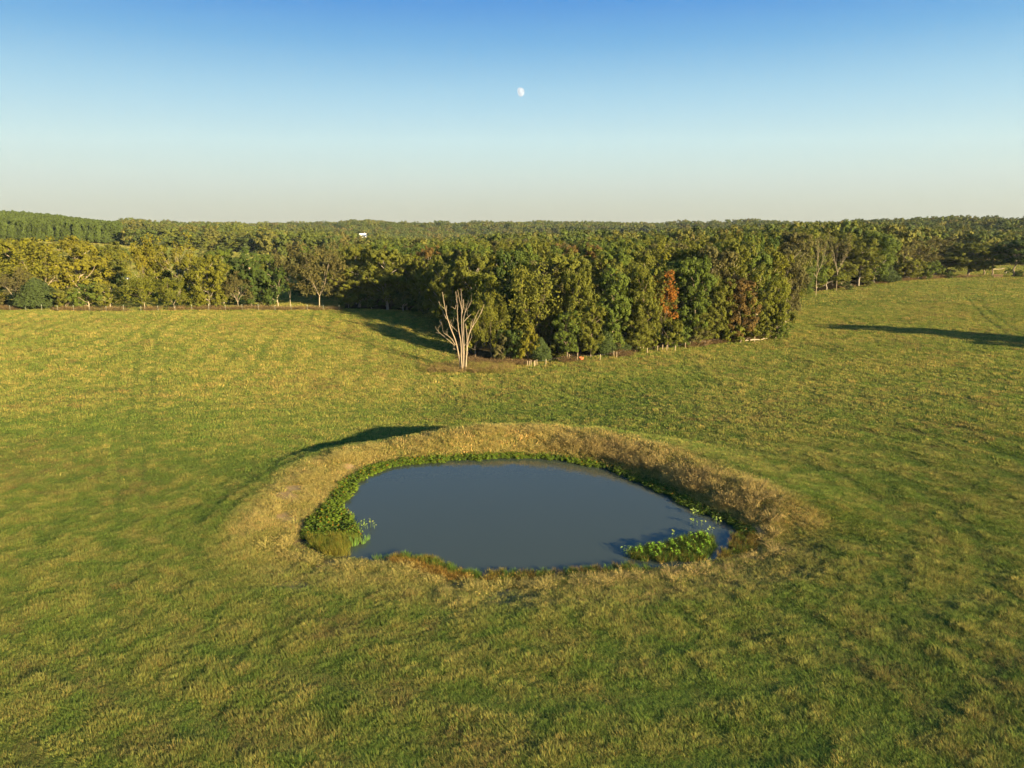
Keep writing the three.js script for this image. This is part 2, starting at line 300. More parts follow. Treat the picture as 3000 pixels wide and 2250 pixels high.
// a broad tree: lobes of leaf clumps inside an envelope, limbs reaching each lobe
function broadTree(seed, o) {
  const R = mulberry(seed), { h, w, low = 0.2, lobes = 15, subs = 12, leaves = 36, size = 0.3, lobeR = 0.2, gap = 0.12, trunk = 0.28, shape = 1, hue = 0.25, rough = 1 } = o;
  const S = new Soup(), wood = [], C = [], lowY = h * low;
  let tries = 0;
  while (C.length < lobes && tries++ < 900) {
    const t = Math.pow(R(), 0.8), y = lerp(lowY, h * 0.93, t), q = (y - lowY) / (h - lowY), env = w / 2 * (q < 0.42 ? lerp(0.55 + 0.25 * (1 - shape), 1, q / 0.42) : Math.sqrt(1 - Math.pow((q - 0.42) / 0.63, 2))), a = R() * 6.2832, rr = env * Math.sqrt(R()) * 0.88;
    const c = V(Math.cos(a) * rr, y, Math.sin(a) * rr), lr = w * lobeR * (0.7 + 0.6 * R());
    if (C.every((k) => k.c.distanceTo(c) > (k.r + lr) * (0.55 + gap))) C.push({ c, r: lr });
  }
  const tr = limb(V(0, -0.4, 0), V((R() - 0.5) * 0.8, h * 0.72, (R() - 0.5) * 0.8), trunk, trunk * 0.25, R, 0.03, 7, 7);
  wood.push(tr.geo);
  for (const { c, r } of C) {
    const hd = Math.hypot(c.x, c.z), y0 = clamp(c.y - hd * 0.8, h * 0.18, h * 0.68), k = clamp(y0 / (h * 0.72) * 6, 0, 5.99), i = Math.floor(k), from = tr.P[i].clone().lerp(tr.P[i + 1], k - i);
    const lb = limb(from, c, trunk * 0.38, 0.04, R, 0.12, 5, 4); wood.push(lb.geo);
    const tone = R(), n = Math.round(subs * (0.75 + 0.5 * R()));
    for (let s = 0; s < n; s++) {
      const dir = randDir(R); dir.y = dir.y * 0.85 + 0.12;
      const cc = c.clone().addScaledVector(dir, r * (0.55 + 0.5 * R())), sr = r * (0.26 + 0.16 * R()), tn = tone * 0.5 + R() * 0.5;
      for (let f = 0; f < leaves; f++) {
        const v = randDir(R), q = cc.clone().addScaledVector(v, sr * Math.cbrt(R())), nn = v.multiplyScalar(0.75).addScaledVector(dir, 0.55).addScaledVector(randDir(R), 0.42 * rough).add(V(0, 0.2, 0)).normalize();
        const g = 0.86 + 0.28 * R(), yel = hue * tn + 0.12 * R();
        leaf(S, q, nn, size * (0.7 + 0.6 * R()), R, [g * (1 + yel * 0.55), g * (1 + yel * 0.22), g * (1 - yel * 0.45)]);
      }
    }
  }
  return { trunk: mergeGeometries(wood), crown: S.geo() };
}
// a half-bare tree: branching limbs in the open with loose leaf clumps at some of the ends
function looseTree(seed, o) {
  const R = mulberry(seed), { h, w, keep = 0.6, leaves = 40, size = 0.26, clump = 0.8, trunk = 0.3, hue = 0.4, levels = 4, fork = 0.25, stems = 1, spread = 0.8, fill = 0 } = o, out = { geos: [], tips: [] }, S = new Soup();
  for (let s = 0; s < stems; s++) {
    const a = R() * 6.28, base = stems > 1 ? V(Math.cos(a) * 0.4, -0.4, Math.sin(a) * 0.4) : V(0, -0.4, 0), lean = V(Math.cos(a) * 0.25 * (stems > 1 ? 1 : 0.4), 1, Math.sin(a) * 0.25 * (stems > 1 ? 1 : 0.4)).normalize(), end = base.clone().addScaledVector(lean, h * fork);
    out.geos.push(limb(base, end, trunk, trunk * 0.8, R, 0.04, 4, 7).geo);
    for (let k = 0; k < 4; k++) branching(R, end, V(Math.cos(k * 1.57 + a), 0.75 + R() * 0.9, Math.sin(k * 1.57 + a)).normalize(), h * 0.27, trunk * 0.5, 1, levels, out, spread, 0.35);
  }
  // scale the limbs to the height and the spread of the tree
  let top = 0.1, wide = 0.1; for (const { p } of out.tips) { top = Math.max(top, p.y); wide = Math.max(wide, Math.hypot(p.x, p.z)); }
  const sy = h * 0.95 / top, sx = w / 2 / wide;
  for (const g of out.geos) { g.scale(sx, sy, sx); g.computeVertexNormals(); }
  const ends = out.tips.map(({ p }) => V(p.x * sx, p.y * sy, p.z * sx));
  for (let i = 0; i < fill; i++) { const a = R() * 6.28, y = h * (0.25 + 0.6 * R()), e = w / 2 * Math.sin(Math.PI * clamp(y / h, 0.1, 0.95)) * Math.sqrt(R()); ends.push(V(Math.cos(a) * e, y, Math.sin(a) * e)); }
  for (const p of ends) {
    if (R() > keep) continue;
    const alt = o.mix && R() < o.mix ? [0.36, 0.86, 1] : [1, 1, 1], tn = R(), cr_ = clump * (0.6 + 0.8 * R());
    for (let f = 0; f < leaves; f++) {
      const v = randDir(R), q = p.clone().addScaledVector(v, cr_ * Math.cbrt(R())), g = 0.85 + 0.3 * R(), yel = hue * tn + 0.15 * R();
      leaf(S, q, v.multiplyScalar(0.5).addScaledVector(randDir(R), 0.8).add(V(0, 0.3, 0)).normalize(), size * (0.7 + 0.6 * R()), R, [g * (1 + yel * 0.55) * alt[0], g * (1 + yel * 0.22) * alt[1], g * (1 - yel * 0.45)]);
    }
  }
  return { trunk: mergeGeometries(out.geos), crown: S.p.length ? S.geo() : null };
}
// a dense cone of fine sprays, for red cedars and pines
function coneTree(seed, o) {
  const R = mulberry(seed), { h, w, n = 5200, size = 0.26, low = 0.06, trunk = 0.16, pow = 0.8, layers = 0 } = o, S = new Soup(), wood = [limb(V(0, -0.3, 0), V(0, h * 0.95, 0), trunk, 0.03, R, 0.01, 5, 6).geo];
  for (let i = 0; i < n; i++) {
    let t = 1 - Math.pow(R(), 0.62); if (layers) t = clamp((Math.floor(t * layers) + 0.25 + 0.55 * R()) / layers, 0, 1);
    const a = R() * 6.2832, lump = 0.75 + 0.5 * vnoise(a * 1.9 + seed, t * 7), e = w / 2 * Math.pow(Math.min(1, (1 - t) * 1.05), pow) * Math.min(1, 0.45 + t * 4) * lump, rr = e * (0.55 + 0.45 * Math.sqrt(R()));
    const q = V(Math.cos(a) * rr, h * (low + (1 - low) * t) + (R() - 0.5) * 0.3, Math.sin(a) * rr), nn = V(Math.cos(a), 0.5, Math.sin(a)).addScaledVector(randDir(R), 0.9).normalize(), g = 0.82 + 0.36 * R();
    leaf(S, q, nn, size * (0.6 + 0.7 * R()), R, [g, g, g * 0.95], 1.9);
  }
  return { trunk: mergeGeometries(wood), crown: S.geo() };
}
const leafMat = (r, g, b, through = 0.35) => new THREE.MeshPhysicalMaterial({ color: rgb(r, g, b), vertexColors: true, roughness: 1, transmission: through, thickness: 0, specularIntensity: 0.25, side: THREE.DoubleSide });
const LEAF = {
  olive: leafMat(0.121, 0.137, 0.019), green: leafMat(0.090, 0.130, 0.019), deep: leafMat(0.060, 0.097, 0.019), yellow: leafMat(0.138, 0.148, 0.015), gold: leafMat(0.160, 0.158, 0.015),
  dull: leafMat(0.100, 0.098, 0.034), cedar: leafMat(0.056, 0.080, 0.022, 0.2), orange: leafMat(0.225, 0.105, 0.018), rust: leafMat(0.135, 0.092, 0.026), bright: leafMat(0.128, 0.150, 0.016),
};
const BARK = std(rgb(0.20, 0.155, 0.105), 0.95), PALE = std(rgb(0.36, 0.29, 0.19), 0.9), GREY = std(rgb(0.30, 0.255, 0.20), 0.95);

// ---------------------------------------------------------------- the dead tree in the field
{
  const base = spot(1358, 1086), k = base.length() / FPX * 0.1929 * 1.0, R = mulberry(5), bleached = std(rgb(0.29, 0.225, 0.145), 0.9), shadedWood = std(rgb(0.215, 0.17, 0.12), 0.9);  // middle stems take a darker copy of bleached, painting the shaded side
  const g = group('dead_tree', base, 0, 'bleached dead tree with several bare upright stems standing at the corner of the wood', 'dead tree');
  const P = ([x, y, z = 0]) => V((x - 815) * k, (1482 - y) * k * 1.02, z * k);
  const mk = (name, L, r0, r1, m) => {
    const c = new THREE.CatmullRomCurve3(L.map(P)), n = L.length * 4, pts = c.getPoints(n), rad = pts.map((_, i) => lerp(r0, r1, Math.pow(i / n, 0.8)) * k * 0.46 * (0.92 + 0.16 * R()));
    for (let i = 1; i < pts.length; i++) pts[i].add(randDir(R).multiplyScalar(0.02));
    return part(g, name, tube(pts, rad, 7), m);
  };
  mk('stem', [[782, 1500, 30], [752, 1260, 40], [705, 1010, 70], [640, 830, 110], [592, 665, 130], [575, 590, 140], [545, 420, 150], [530, 282, 160]], 27, 7, bleached);
  mk('stem', [[800, 1500, 60], [788, 1250, 60], [780, 1010, 40], [752, 870, 20], [740, 740, 10], [733, 560, 0], [715, 288, -20]], 24, 6, bleached);
  mk('stem', [[815, 1500, 0], [812, 1200, 0], [801, 900, 20], [799, 700, 30], [806, 450, 40], [797, 240, 30]], 30, 6, shadedWood);
  mk('stem', [[822, 1500, -60], [824, 1180, -60], [820, 900, -50], [826, 700, -40], [853, 585, -30], [888, 465, -10]], 26, 6, shadedWood);
  mk('stem', [[842, 1500, 10], [868, 1210, 10], [876, 1000, 10], [870, 860, 20], [857, 762, 30]], 23, 7, bleached);
  mk('stem', [[850, 1470, -30], [876, 1130, -40], [902, 940, -60], [945, 850, -80], [1000, 762, -90], [1072, 645, -110], [1140, 490, -120]], 21, 5, bleached);
  for (const [L, r0, r1] of [
    [[[578, 680, 130], [520, 560, 100], [465, 428, 90]], 12, 6], [[[577, 605, 140], [582, 540, 150], [586, 478, 160]], 11, 6], [[[553, 530, 148], [530, 505, 140]], 7, 4],
    [[[803, 560, 36], [772, 390, 60], [750, 258, 70]], 11, 5], [[[806, 610, 34], [826, 500, 20], [832, 402, 10]], 12, 7], [[[866, 565, -24], [905, 520, 0], [942, 448, 20]], 8, 4],
    [[[855, 600, -30], [850, 540, -50]], 9, 5], [[[948, 848, -80], [1000, 690, -60], [1066, 565, -40]], 12, 6], [[[924, 880, -70], [930, 820, -60], [938, 742, -50]], 11, 6],
    [[[1085, 630, -112], [1118, 560, -130]], 7, 4], [[[700, 1075, 75], [640, 970, 110], [536, 888, 140]], 14, 7], [[[692, 1085, 78], [580, 992, 60], [470, 912, 30], [395, 896, 10]], 12, 5],
    [[[472, 912, 30], [446, 880, 40], [424, 850, 50]], 8, 5], [[[830, 738, -36], [880, 690, -80], [930, 640, -110]], 9, 6], [[[884, 1110, -40], [915, 1030, -10], [952, 960, 10]], 11, 5],
    [[[632, 765, 112], [690, 830, 80], [738, 880, 30]], 6, 4], [[[828, 1110, -50], [862, 1062, -90]], 9, 5], [[[700, 1140, 75], [670, 1130, 110]], 9, 5], [[[720, 480, -8], [700, 545, 10], [666, 515, 30]], 7, 4], [[[876, 1240, 0], [892, 1195, 20]], 8, 5],
    [[[735, 560, 0], [745, 450, 20], [738, 330, 40]], 10, 5],
  ]) mk('branch', L, r0, r1, bleached);
  for (let i = 0; i < 60; i++) { // fine twigs on the upper stems
    const st = g.children[Math.floor(R() * g.children.length)], pa = st.geometry.attributes.position, at = Math.floor((0.35 + 0.6 * R()) * pa.count), q = V(pa.getX(at), pa.getY(at), pa.getZ(at));
    if (q.y < 3.5) continue;
    const e = q.clone().add(randDir(R).multiplyScalar(0.45)).add(V(0, 0.35 + 0.6 * R(), 0)); part(g, 'twig', limb(q, e, 0.022, 0.008, R, 0.12, 4, 4).geo, bleached);
  }
  // broken limbs lying round it
  const log = (px, py, len, turn, label) => { const p = spot(px, py), q = group('fallen_branch', p, turn, label, 'branch'); const l = limb(V(-len / 2, 0.12, 0), V(len / 2, 0.16, 0.1), 0.11, 0.06, R, 0.06, 6, 6); part(q, 'limb', l.geo, bleached); part(q, 'twig', limb(l.P[3], l.P[3].clone().add(V(0.3, 0.45, 0.2)), 0.05, 0.02, R, 0.1, 4, 5).geo, bleached); };
  log(1276, 1091, 1.1, 0.9, 'short pale broken branch in the weeds left of the dead tree');
  log(1387, 1084, 1.5, 0.1, 'pale broken limb lying just right of the dead tree trunk');
  log(1434, 1083, 1.8, 0.25, 'pale broken limb farthest right of the dead tree, by the brown weeds');
  log(1447, 1080, 1.2, 1.1, 'upturned pale branch stub at the right end of the fallen limbs');
}

// ---------------------------------------------------------------- trees
const OAK = [];
for (let i = 0; i < 6; i++) OAK.push(broadTree(100 + i, { h: 16, w: 7.4 + (i % 3) * 0.8, low: 0.07 + 0.03 * (i % 3), lobes: 25 + i % 5, subs: 12, leaves: 42, size: 0.27, lobeR: 0.215, gap: 0.08, trunk: 0.22, shape: 0.72 + 0.1 * (i % 3) }));
const ROUND = [0, 1].map((i) => broadTree(140 + i, { h: 13, w: 11, low: 0.18, lobes: 30, subs: 12, leaves: 36, size: 0.28, lobeR: 0.155, gap: 0.1, trunk: 0.3, shape: 0.8 }));
const STAND = [0, 1].map((i) => broadTree(130 + i, { h: 15, w: 9, low: 0.36, lobes: 20, subs: 11, leaves: 40, size: 0.27, lobeR: 0.17, gap: 0.14, trunk: 0.26, shape: 0.8 }));
const SMALL = [0, 1, 2].map((i) => broadTree(160 + i, { h: 7, w: 7, low: 0.16, lobes: 12, subs: 11, leaves: 34, size: 0.24, lobeR: 0.18, trunk: 0.12, shape: 0.8, hue: 0.35 }));
const BUSH = [0, 1].map((i) => broadTree(170 + i, { h: 3.2, w: 3.8, low: 0.05, lobes: 9, subs: 9, leaves: 22, size: 0.2, lobeR: 0.2, trunk: 0.05, shape: 0.7, hue: 0.3 }));
const CEDAR = [0, 1].map((i) => coneTree(180 + i, { h: 8, w: 6.6, n: 6500, size: 0.24, pow: 0.62 }));
const LOOSE = [0, 1, 2].map((i) => looseTree(200 + i, { h: 13, w: 11, keep: 0.8, leaves: 46, clump: 0.95, size: 0.26, levels: 4, trunk: 0.15, fork: 0.2, fill: 80 }));
const BARE_TREE = [0, 1, 2].map((i) => looseTree(220 + i, { h: 15, w: 8, keep: 0.1, leaves: 26, clump: 0.6, levels: 5, trunk: 0.16, fork: 0.35, spread: 0.55, fill: 10 }));
const SCRAGGY = [0, 1].map((i) => looseTree(240 + i, { h: 12, w: 10, keep: 0.4, leaves: 34, clump: 0.8, levels: 5, trunk: 0.16, fork: 0.18, spread: 0.9, fill: 46 }));
const PATCHY = looseTree(260, { h: 12, w: 3.6, keep: 0.95, leaves: 46, clump: 0.62, size: 0.25, levels: 4, trunk: 0.09, fork: 0.25, spread: 0.6, fill: 20, hue: 0.6, mix: 0.5 });
let treeSeed = mulberry(77);
const ALL_TREES = [];
function tree(name, kind, leafM, barkM, p, h, w, label, grp, proto = null) { // kind: one of the built trees; h and w scale it
  const b = proto ?? kind; if (!b.size) { const bb = new THREE.Box3(); b.trunk.computeBoundingBox(); bb.copy(b.trunk.boundingBox); if (b.crown) { b.crown.computeBoundingBox(); bb.union(b.crown.boundingBox); } b.size = [bb.max.y, Math.max(bb.max.x - bb.min.x, bb.max.z - bb.min.z)]; }
  const g = group(name, p, treeSeed() * 6.28, label, 'tree', grp), sy = h / b.size[0], sx = w / b.size[1];
  part(g, 'trunk', b.trunk, barkM); if (b.crown) part(g, 'crown', b.crown, leafM);
  g.scale.set(sx, sy, sx); ALL_TREES.push([p.x, -p.z, w / 2]);
  return g;
}
const W = (p, px) => 1.14 * px * Math.hypot(p.x, p.z) / FPX * 1.03; // metres spanned by so many pixels of the photograph there
// the fence row on the left: [x, base y, top y, width, kind, leaf, bark, label]
const rowTrees = [
  [54, 905, 778, 110, SCRAGGY[0], 'dull', PALE, 'leaning half-dead tree with tangled bare pale limbs at the left end of the fence row'],
  [-70, 907, 770, 130, LOOSE[1], 'yellow', GREY, 'yellow-green tree cut by the left edge, beside the leaning half-dead tree'],
  [112, 905, 812, 98, CEDAR[0], 'cedar', BARK, 'dense round dark green cedar right of the leaning half-dead tree'],
  [195, 908, 842, 62, SMALL[1], 'olive', BARK, 'small bushy tree with a thick short trunk between two dark cedars'],
  [262, 905, 822, 95, SMALL[0], 'green', PALE, 'low spreading green tree on thin pale stems in the left fence row'],
  [320, 905, 828, 88, SMALL[2], 'olive', PALE, 'low olive tree with several slim trunks, left of the field gap'],
  [426, 910, 797, 96, LOOSE[2], 'bright', PALE, 'bright green young tree on paired trunks by the field gap'],
  [512, 910, 806, 88, LOOSE[0], 'bright', PALE, 'bushy yellow-green young tree on three slim pale trunks mid fence row'],
  [618, 905, 742, 112, ROUND[0], 'yellow', GREY, 'broad yellow-green tree in the middle of the fence row'],
  [655, 896, 718, 96, OAK[1], 'green', GREY, 'dark green oak rising behind the broad yellow-green tree'],
  [698, 902, 790, 70, SCRAGGY[1], 'dull', PALE, 'thin tree with a bent leaning trunk in the fence row'],
  [740, 900, 722, 76, OAK[3], 'deep', PALE, 'tall dark oak on a straight pale trunk in the fence row'],
  [758, 895, 760, 66, LOOSE[0], 'olive', PALE, 'slim olive tree right beside the tall dark oak'],
  [814, 902, 778, 78, SMALL[1], 'deep', PALE, 'dark leafy small tree on a flared trunk left of the view gap'],
  [850, 898, 703, 96, SCRAGGY[0], 'dull', PALE, 'pale thin-leaved tree with twisted whitish limbs left of the view gap'],
  [936, 903, 700, 150, LOOSE[2], 'dull', PALE, 'big forked oak with bare pale limbs right of the view gap'],
];
for (const [x, y, t, w, kind, lf, bk, label] of rowTrees) { const p = spot(x, y); tree('fence_row_tree', kind, LEAF[lf], bk, p, topAt(p, x, t), W(p, w), label); }
// taller trees standing behind that row: [x, distance, top y, width, ...]
const behindTrees = [
  [60, 186, 695, 150, ROUND[1], 'yellow', PALE, 'wide yellow-green tree rising behind the dark cedar at left'],
  [128, 182, 688, 140, SCRAGGY[1], 'yellow', PALE, 'large spreading tree of bare crooked pale limbs behind the cedars'],
  [232, 190, 688, 150, ROUND[0], 'gold', PALE, 'brightest golden-green tree with a few bare white limbs, behind the low green tree'],
  [-30, 200, 700, 130, OAK[2], 'yellow', GREY, 'yellow-green tree at the left edge behind the fence row'],
  [322, 225, 705, 110, OAK[4], 'olive', GREY, 'dark olive tree set back left of the dark gap'],
  [352, 245, 722, 60, OAK[0], 'deep', BARK, 'shaded dark tree standing over the parked car'],
  [425, 192, 682, 104, SCRAGGY[0], 'gold', PALE, 'tall thin tree of bare pale stems above the bright green young tree'],
  [470, 196, 705, 90, OAK[1], 'yellow', PALE, 'yellow-green tree between the two bare-limbed tall trees'],
  [527, 190, 680, 90, BARE_TREE[0], 'gold', PALE, 'tall bare pale tree with upright limbs mid fence row'],
  [560, 200, 738, 90, OAK[4], 'yellow', GREY, 'yellow-green tree just right of the tall bare pale tree'],
  [610, 230, 745, 100, OAK[5], 'olive', GREY, 'olive oak behind the broad yellow-green tree'],
  [700, 215, 752, 80, OAK[2], 'deep', GREY, 'dark oak set back behind the bent thin tree'],
  [790, 225, 740, 80, OAK[0], 'green', GREY, 'green oak set back behind the dark leafy small tree'],
  [912, 205, 715, 84, OAK[4], 'green', BARK, 'green oak behind the left side of the big forked oak'],
  [985, 205, 720, 84, OAK[1], 'olive', BARK, 'olive oak filling the gap between forked oak and the wood'],
];
for (const [x, d, t, w, kind, lf, bk, label] of behindTrees) { const p = atDepth(x, d); tree('hedgerow_tree', kind, LEAF[lf], bk, p, topAt(p, x, t), W(p, w), label); }
for (const [x, y, h, w, kind, lf, label] of [
  [880, 868, 4, 5, BUSH[0], 'deep', 'dark bush in the shaded meadow seen through the view gap'], [405, 872, 3.5, 5, BUSH[1], 'deep', 'dark round bush at the edge of the field gap at left'],
  [10, 900, 3, 4, BUSH[1], 'dull', 'dull bush at the foot of the leaning half-dead tree'], [640, 904, 3.6, 6, BUSH[0], 'olive', 'olive bush under the broad yellow-green tree'],
  [577, 906, 3, 5, BUSH[1], 'bright', 'light green bush between the young trees of the fence row'], [780, 902, 2.6, 4, BUSH[0], 'dull', 'small dull bush between two pale trunks of the fence row'],
]) { const p = spot(x, y); tree('bush', kind, LEAF[lf], BARK, p, h, w, label); }

// the wood: front edge from the dead tree to the right-hand tip
const frontTrees = [
  [1392, 1046, 905, 84, SMALL[1], 'olive', 'leafy small oak right behind the dead tree'],
  [1440, 1052, 846, 104, LOOSE[2], 'olive', 'loose oak with pale twigs, second from the dead tree on the wood edge'],
  [1500, 1056, 962, 76, SMALL[2], 'deep', 'low dark tree above the brown weeds near the dead tree'],
  [1546, 1062, 940, 64, SMALL[0], 'gold', 'small yellowing tree above the first group of posts'],
  [1583, 1060, 985, 70, CEDAR[1], 'cedar', 'small pale green cedar left of the orange tub'],
  [1560, 1040, 752, 168, LOOSE[1], 'olive', 'large thin-crowned oak with bare twigs, behind the yellowing small tree'],
  [1660, 1050, 905, 90, OAK[2], 'green', 'bushy oak leaning over the orange tub'],
  [1730, 1046, 890, 86, OAK[0], 'olive', 'olive oak above the single post right of the orange tub'],
  [1772, 1040, 950, 60, CEDAR[0], 'cedar', 'cedar with light green sprays above the pair of posts'],
  [1820, 1034, 985, 64, CEDAR[1], 'cedar', 'round green cedar near the middle of the wood edge'],
  [1690, 1040, 770, 120, OAK[4], 'olive', 'tall olive oak behind the bushy oak by the tub'],
  [1795, 1034, 772, 118, OAK[3], 'green', 'tall green oak at the middle of the wood edge'],
  [1868, 1032, 900, 84, OAK[1], 'olive', 'lower olive oak left of the orange tree'],
  [1880, 1028, 762, 104, OAK[5], 'olive', 'tall olive oak immediately left of the orange tree'],
  [1940, 1022, 788, 74, PATCHY, 'orange', 'narrow bright orange autumn tree in the front of the wood'],
  [1958, 1022, 930, 70, SMALL[2], 'olive', 'low olive tree at the foot of the orange tree'],
  [2030, 1012, 746, 112, OAK[0], 'green', 'tall full green oak immediately right of the orange tree'],
  [2058, 1010, 900, 90, OAK[2], 'olive', 'lower leafy oak in front of the tall full green oak'],
  [2105, 1004, 800, 92, OAK[4], 'olive', 'olive oak midway between the orange tree and the tip of the wood'],
  [2160, 1000, 800, 100, OAK[1], 'rust', 'oak with brownish leaves near the right tip of the wood'],
  [2130, 994, 940, 70, SMALL[0], 'dull', 'dull low tree under the brownish oak'],
  [2212, 996, 768, 100, OAK[3], 'olive', 'tall oak on pale trunks, second from the right tip of the wood'],
  [2256, 990, 806, 96, OAK[5], 'bright', 'outermost yellow-green oak at the right tip of the wood'],
  [2272, 992, 880, 74, SMALL[1], 'olive', 'low leafy tree under the outermost oak of the tip'],
  [1345, 1030, 905, 60, SMALL[2], 'deep', 'dark small tree just behind the dead tree on the left'],
  [1420, 1012, 790, 118, OAK[2], 'bright', 'light green oak above the dead tree, second row of the wood'],
  [1322, 990, 800, 100, OAK[5], 'olive', 'olive oak on the left flank of the wood behind the dead tree'],
];
for (const [x, y, t, w, kind, lf, label] of frontTrees) { const p = spot(x, y); tree('wood_edge_tree', kind, LEAF[lf], x > 2140 ? PALE : BARK, p, topAt(p, x, t), W(p, w), label); }
{ const R = mulberry(63), spots = ['behind the tub posts', 'at the left end of the posts', 'by the pair of posts', 'under the lower olive oak', 'left of the orange tree', 'right of the orange tree', 'under the full green oak', 'under the brownish oak', 'by the pale trunks of the tip', 'at the very tip of the wood', 'by the low dark tree'];
  [1640, 1530, 1800, 1850, 1905, 1990, 2045, 2150, 2225, 2282, 1478].forEach((x, i) => { const P = FRONT, q = spot(x, 1064 - (x - 1400) * 0.082); tree('edge_bush', BUSH[i % 2], LEAF[['olive', 'green', 'dull', 'bright'][i % 4]], BARK, q, 3.4 + 2 * R(), 4.5 + 1.5 * R(), `${['olive', 'green', 'dull', 'light green'][i % 4]} leafy bush ${spots[i]}`); }); }
// the left flank, seen across the shaded corner of the field
for (const [x, d, t, w, kind, lf, label] of [
  [1050, 180, 765, 150, ROUND[0], 'olive', 'widest round oak left of the wood, across the shaded corner'],
  [1135, 176, 728, 150, ROUND[1], 'olive', 'big spreading yellowish oak at the left end of the wood'],
  [1190, 178, 742, 110, OAK[0], 'bright', 'yellow-green oak right of the big spreading oak'],
  [1252, 172, 750, 100, OAK[2], 'olive', 'oak at the inner corner of the wood above the shaded grass'],
  [1290, 160, 745, 110, ROUND[0], 'olive', 'rounded oak above and left of the dead tree'],
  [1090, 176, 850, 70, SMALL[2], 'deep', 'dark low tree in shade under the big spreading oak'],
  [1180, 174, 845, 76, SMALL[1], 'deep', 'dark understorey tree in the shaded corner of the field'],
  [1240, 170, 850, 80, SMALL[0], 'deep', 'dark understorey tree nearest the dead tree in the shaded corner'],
  [1020, 178, 838, 60, SMALL[0], 'green', 'small green tree at the left foot of the widest round oak'],
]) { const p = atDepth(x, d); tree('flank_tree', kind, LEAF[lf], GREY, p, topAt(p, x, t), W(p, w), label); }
// the far edge of the wood along the right-hand field
const edgeTrees = [
  [2336, 866, 772, 100, OAK[1], 'green', 'leafy green oak just right of the tip of the wood, on the far edge'],
  [2372, 858, 760, 92, SMALL[0], 'green', 'lower green tree in front of the far edge, nearest the tip'],
  [2420, 850, 770, 96, SMALL[1], 'bright', 'bright low tree left along the far field edge'],
  [2318, 206, 672, 84, BARE_TREE[1], 'dull', 'tall bare pale tree left of the tallest bare tree', 1],
  [2392, 214, 666, 80, BARE_TREE[2], 'dull', 'clump of bare pale trunks rising behind the lower green tree', 1],
  [2320, 218, 662, 110, OAK[2], 'olive', 'oak behind the bare pale trees above the far edge', 1],
  [2452, 226, 668, 70, BARE_TREE[0], 'dull', 'slender bare pale tree between the tall bare trees and the large cedar', 1],
  [2440, 246, 668, 110, OAK[4], 'olive', 'tall dull-green oak behind the bright low tree', 1],
  [2465, 842, 762, 80, OAK[0], 'olive', 'olive oak a third of the way along the far field edge'],
  [2515, 838, 690, 104, OAK[5], 'olive', 'tall olive oak left of the large cedar on the far edge'],
  [2560, 832, 672, 110, OAK[2], 'green', 'tall green oak behind the large cedar'],
  [2592, 829, 772, 66, CEDAR[0], 'cedar', 'large dark conical cedar standing at the far field edge'],
  [2635, 822, 700, 60, BARE_TREE[0], 'dull', 'slim tree with a tall bare trunk right of the large cedar'],
  [2660, 822, 755, 72, SMALL[2], 'olive', 'rounded olive tree right of the slim bare-trunked tree'],
  [2715, 820, 760, 66, SMALL[0], 'green', 'rounded green tree on the far edge before the small dark bush'],
  [2690, 815, 690, 90, SCRAGGY[1], 'dull', 'grey thin-leaved tree behind the rounded olive tree'],
  [2775, 812, 792, 26, BUSH[1], 'deep', 'small round dark bush on the far field edge'],
  [2740, 280, 690, 100, OAK[1], 'dull', 'grey-green oak above the small dark bush', 1],
  [2835, 808, 710, 118, ROUND[1], 'olive', 'broad oak right of the small dark bush, first of the open stand'],
  [2880, 806, 728, 76, STAND[0], 'deep', 'dark oak with a visible dark trunk in the open stand'],
  [2906, 808, 718, 70, STAND[1], 'green', 'narrow green oak with a thin dark trunk in the open stand'],
  [2928, 300, 702, 34, BARE_TREE[1], 'rust', 'pinkish dead-topped tree with a pale trunk in the open stand', 1],
  [2965, 812, 700, 84, STAND[0], 'deep', 'dark oak right of the pinkish dead-topped tree'],
  [3010, 812, 700, 100, STAND[1], 'deep', 'dark tree at the right edge of the open stand'],
  [2955, 803, 782, 18, BUSH[0], 'deep', 'small dark bush beside the pale tub in the open stand'],
  [2985, 812, 790, 26, BUSH[1], 'deep', 'low dark bush under the tree at the right edge'],
];
for (const [x, y, t, w, kind, lf, label, byD] of edgeTrees) { const p = byD ? atDepth(x, y) : spot(x, y); tree(w < 30 ? 'bush' : 'far_edge_tree', kind, LEAF[lf], x > 2800 ? BARK : kind.crown && BARE_TREE.includes(kind) ? PALE : GREY, p, topAt(p, x, t), W(p, w), label); }
for (const [x, y, h, w, lf, label] of [[2350, 872, 3, 5, 'green', 'green bush at the near end of the far field edge'], [2480, 850, 2.6, 4.5, 'cedar', 'low bush on the far field edge under the olive oak'], [2540, 840, 3, 5, 'olive', 'olive bush left of the large cedar'], [2790, 816, 2.2, 4, 'green', 'low green bush left of the broad oak']]) { const p = spot(x, y); tree('bush', BUSH[0], LEAF[lf], BARK, p, h, w, label); }
// two trees off to the right whose shadow crosses the right-hand field
for (const [x, d, h, w, label] of [[112, 115, 13, 12, 'oak right of the frame whose shadow crosses the right-hand field'], [120, 107, 13, 12, 'oak beside the first one right of the frame'], [109, 107, 8, 7, 'smaller oak right of the frame in front of the two']]) tree('field_oak', OAK[2], LEAF.olive, BARK, V(x, height(x, -d), -d), h, w, label);

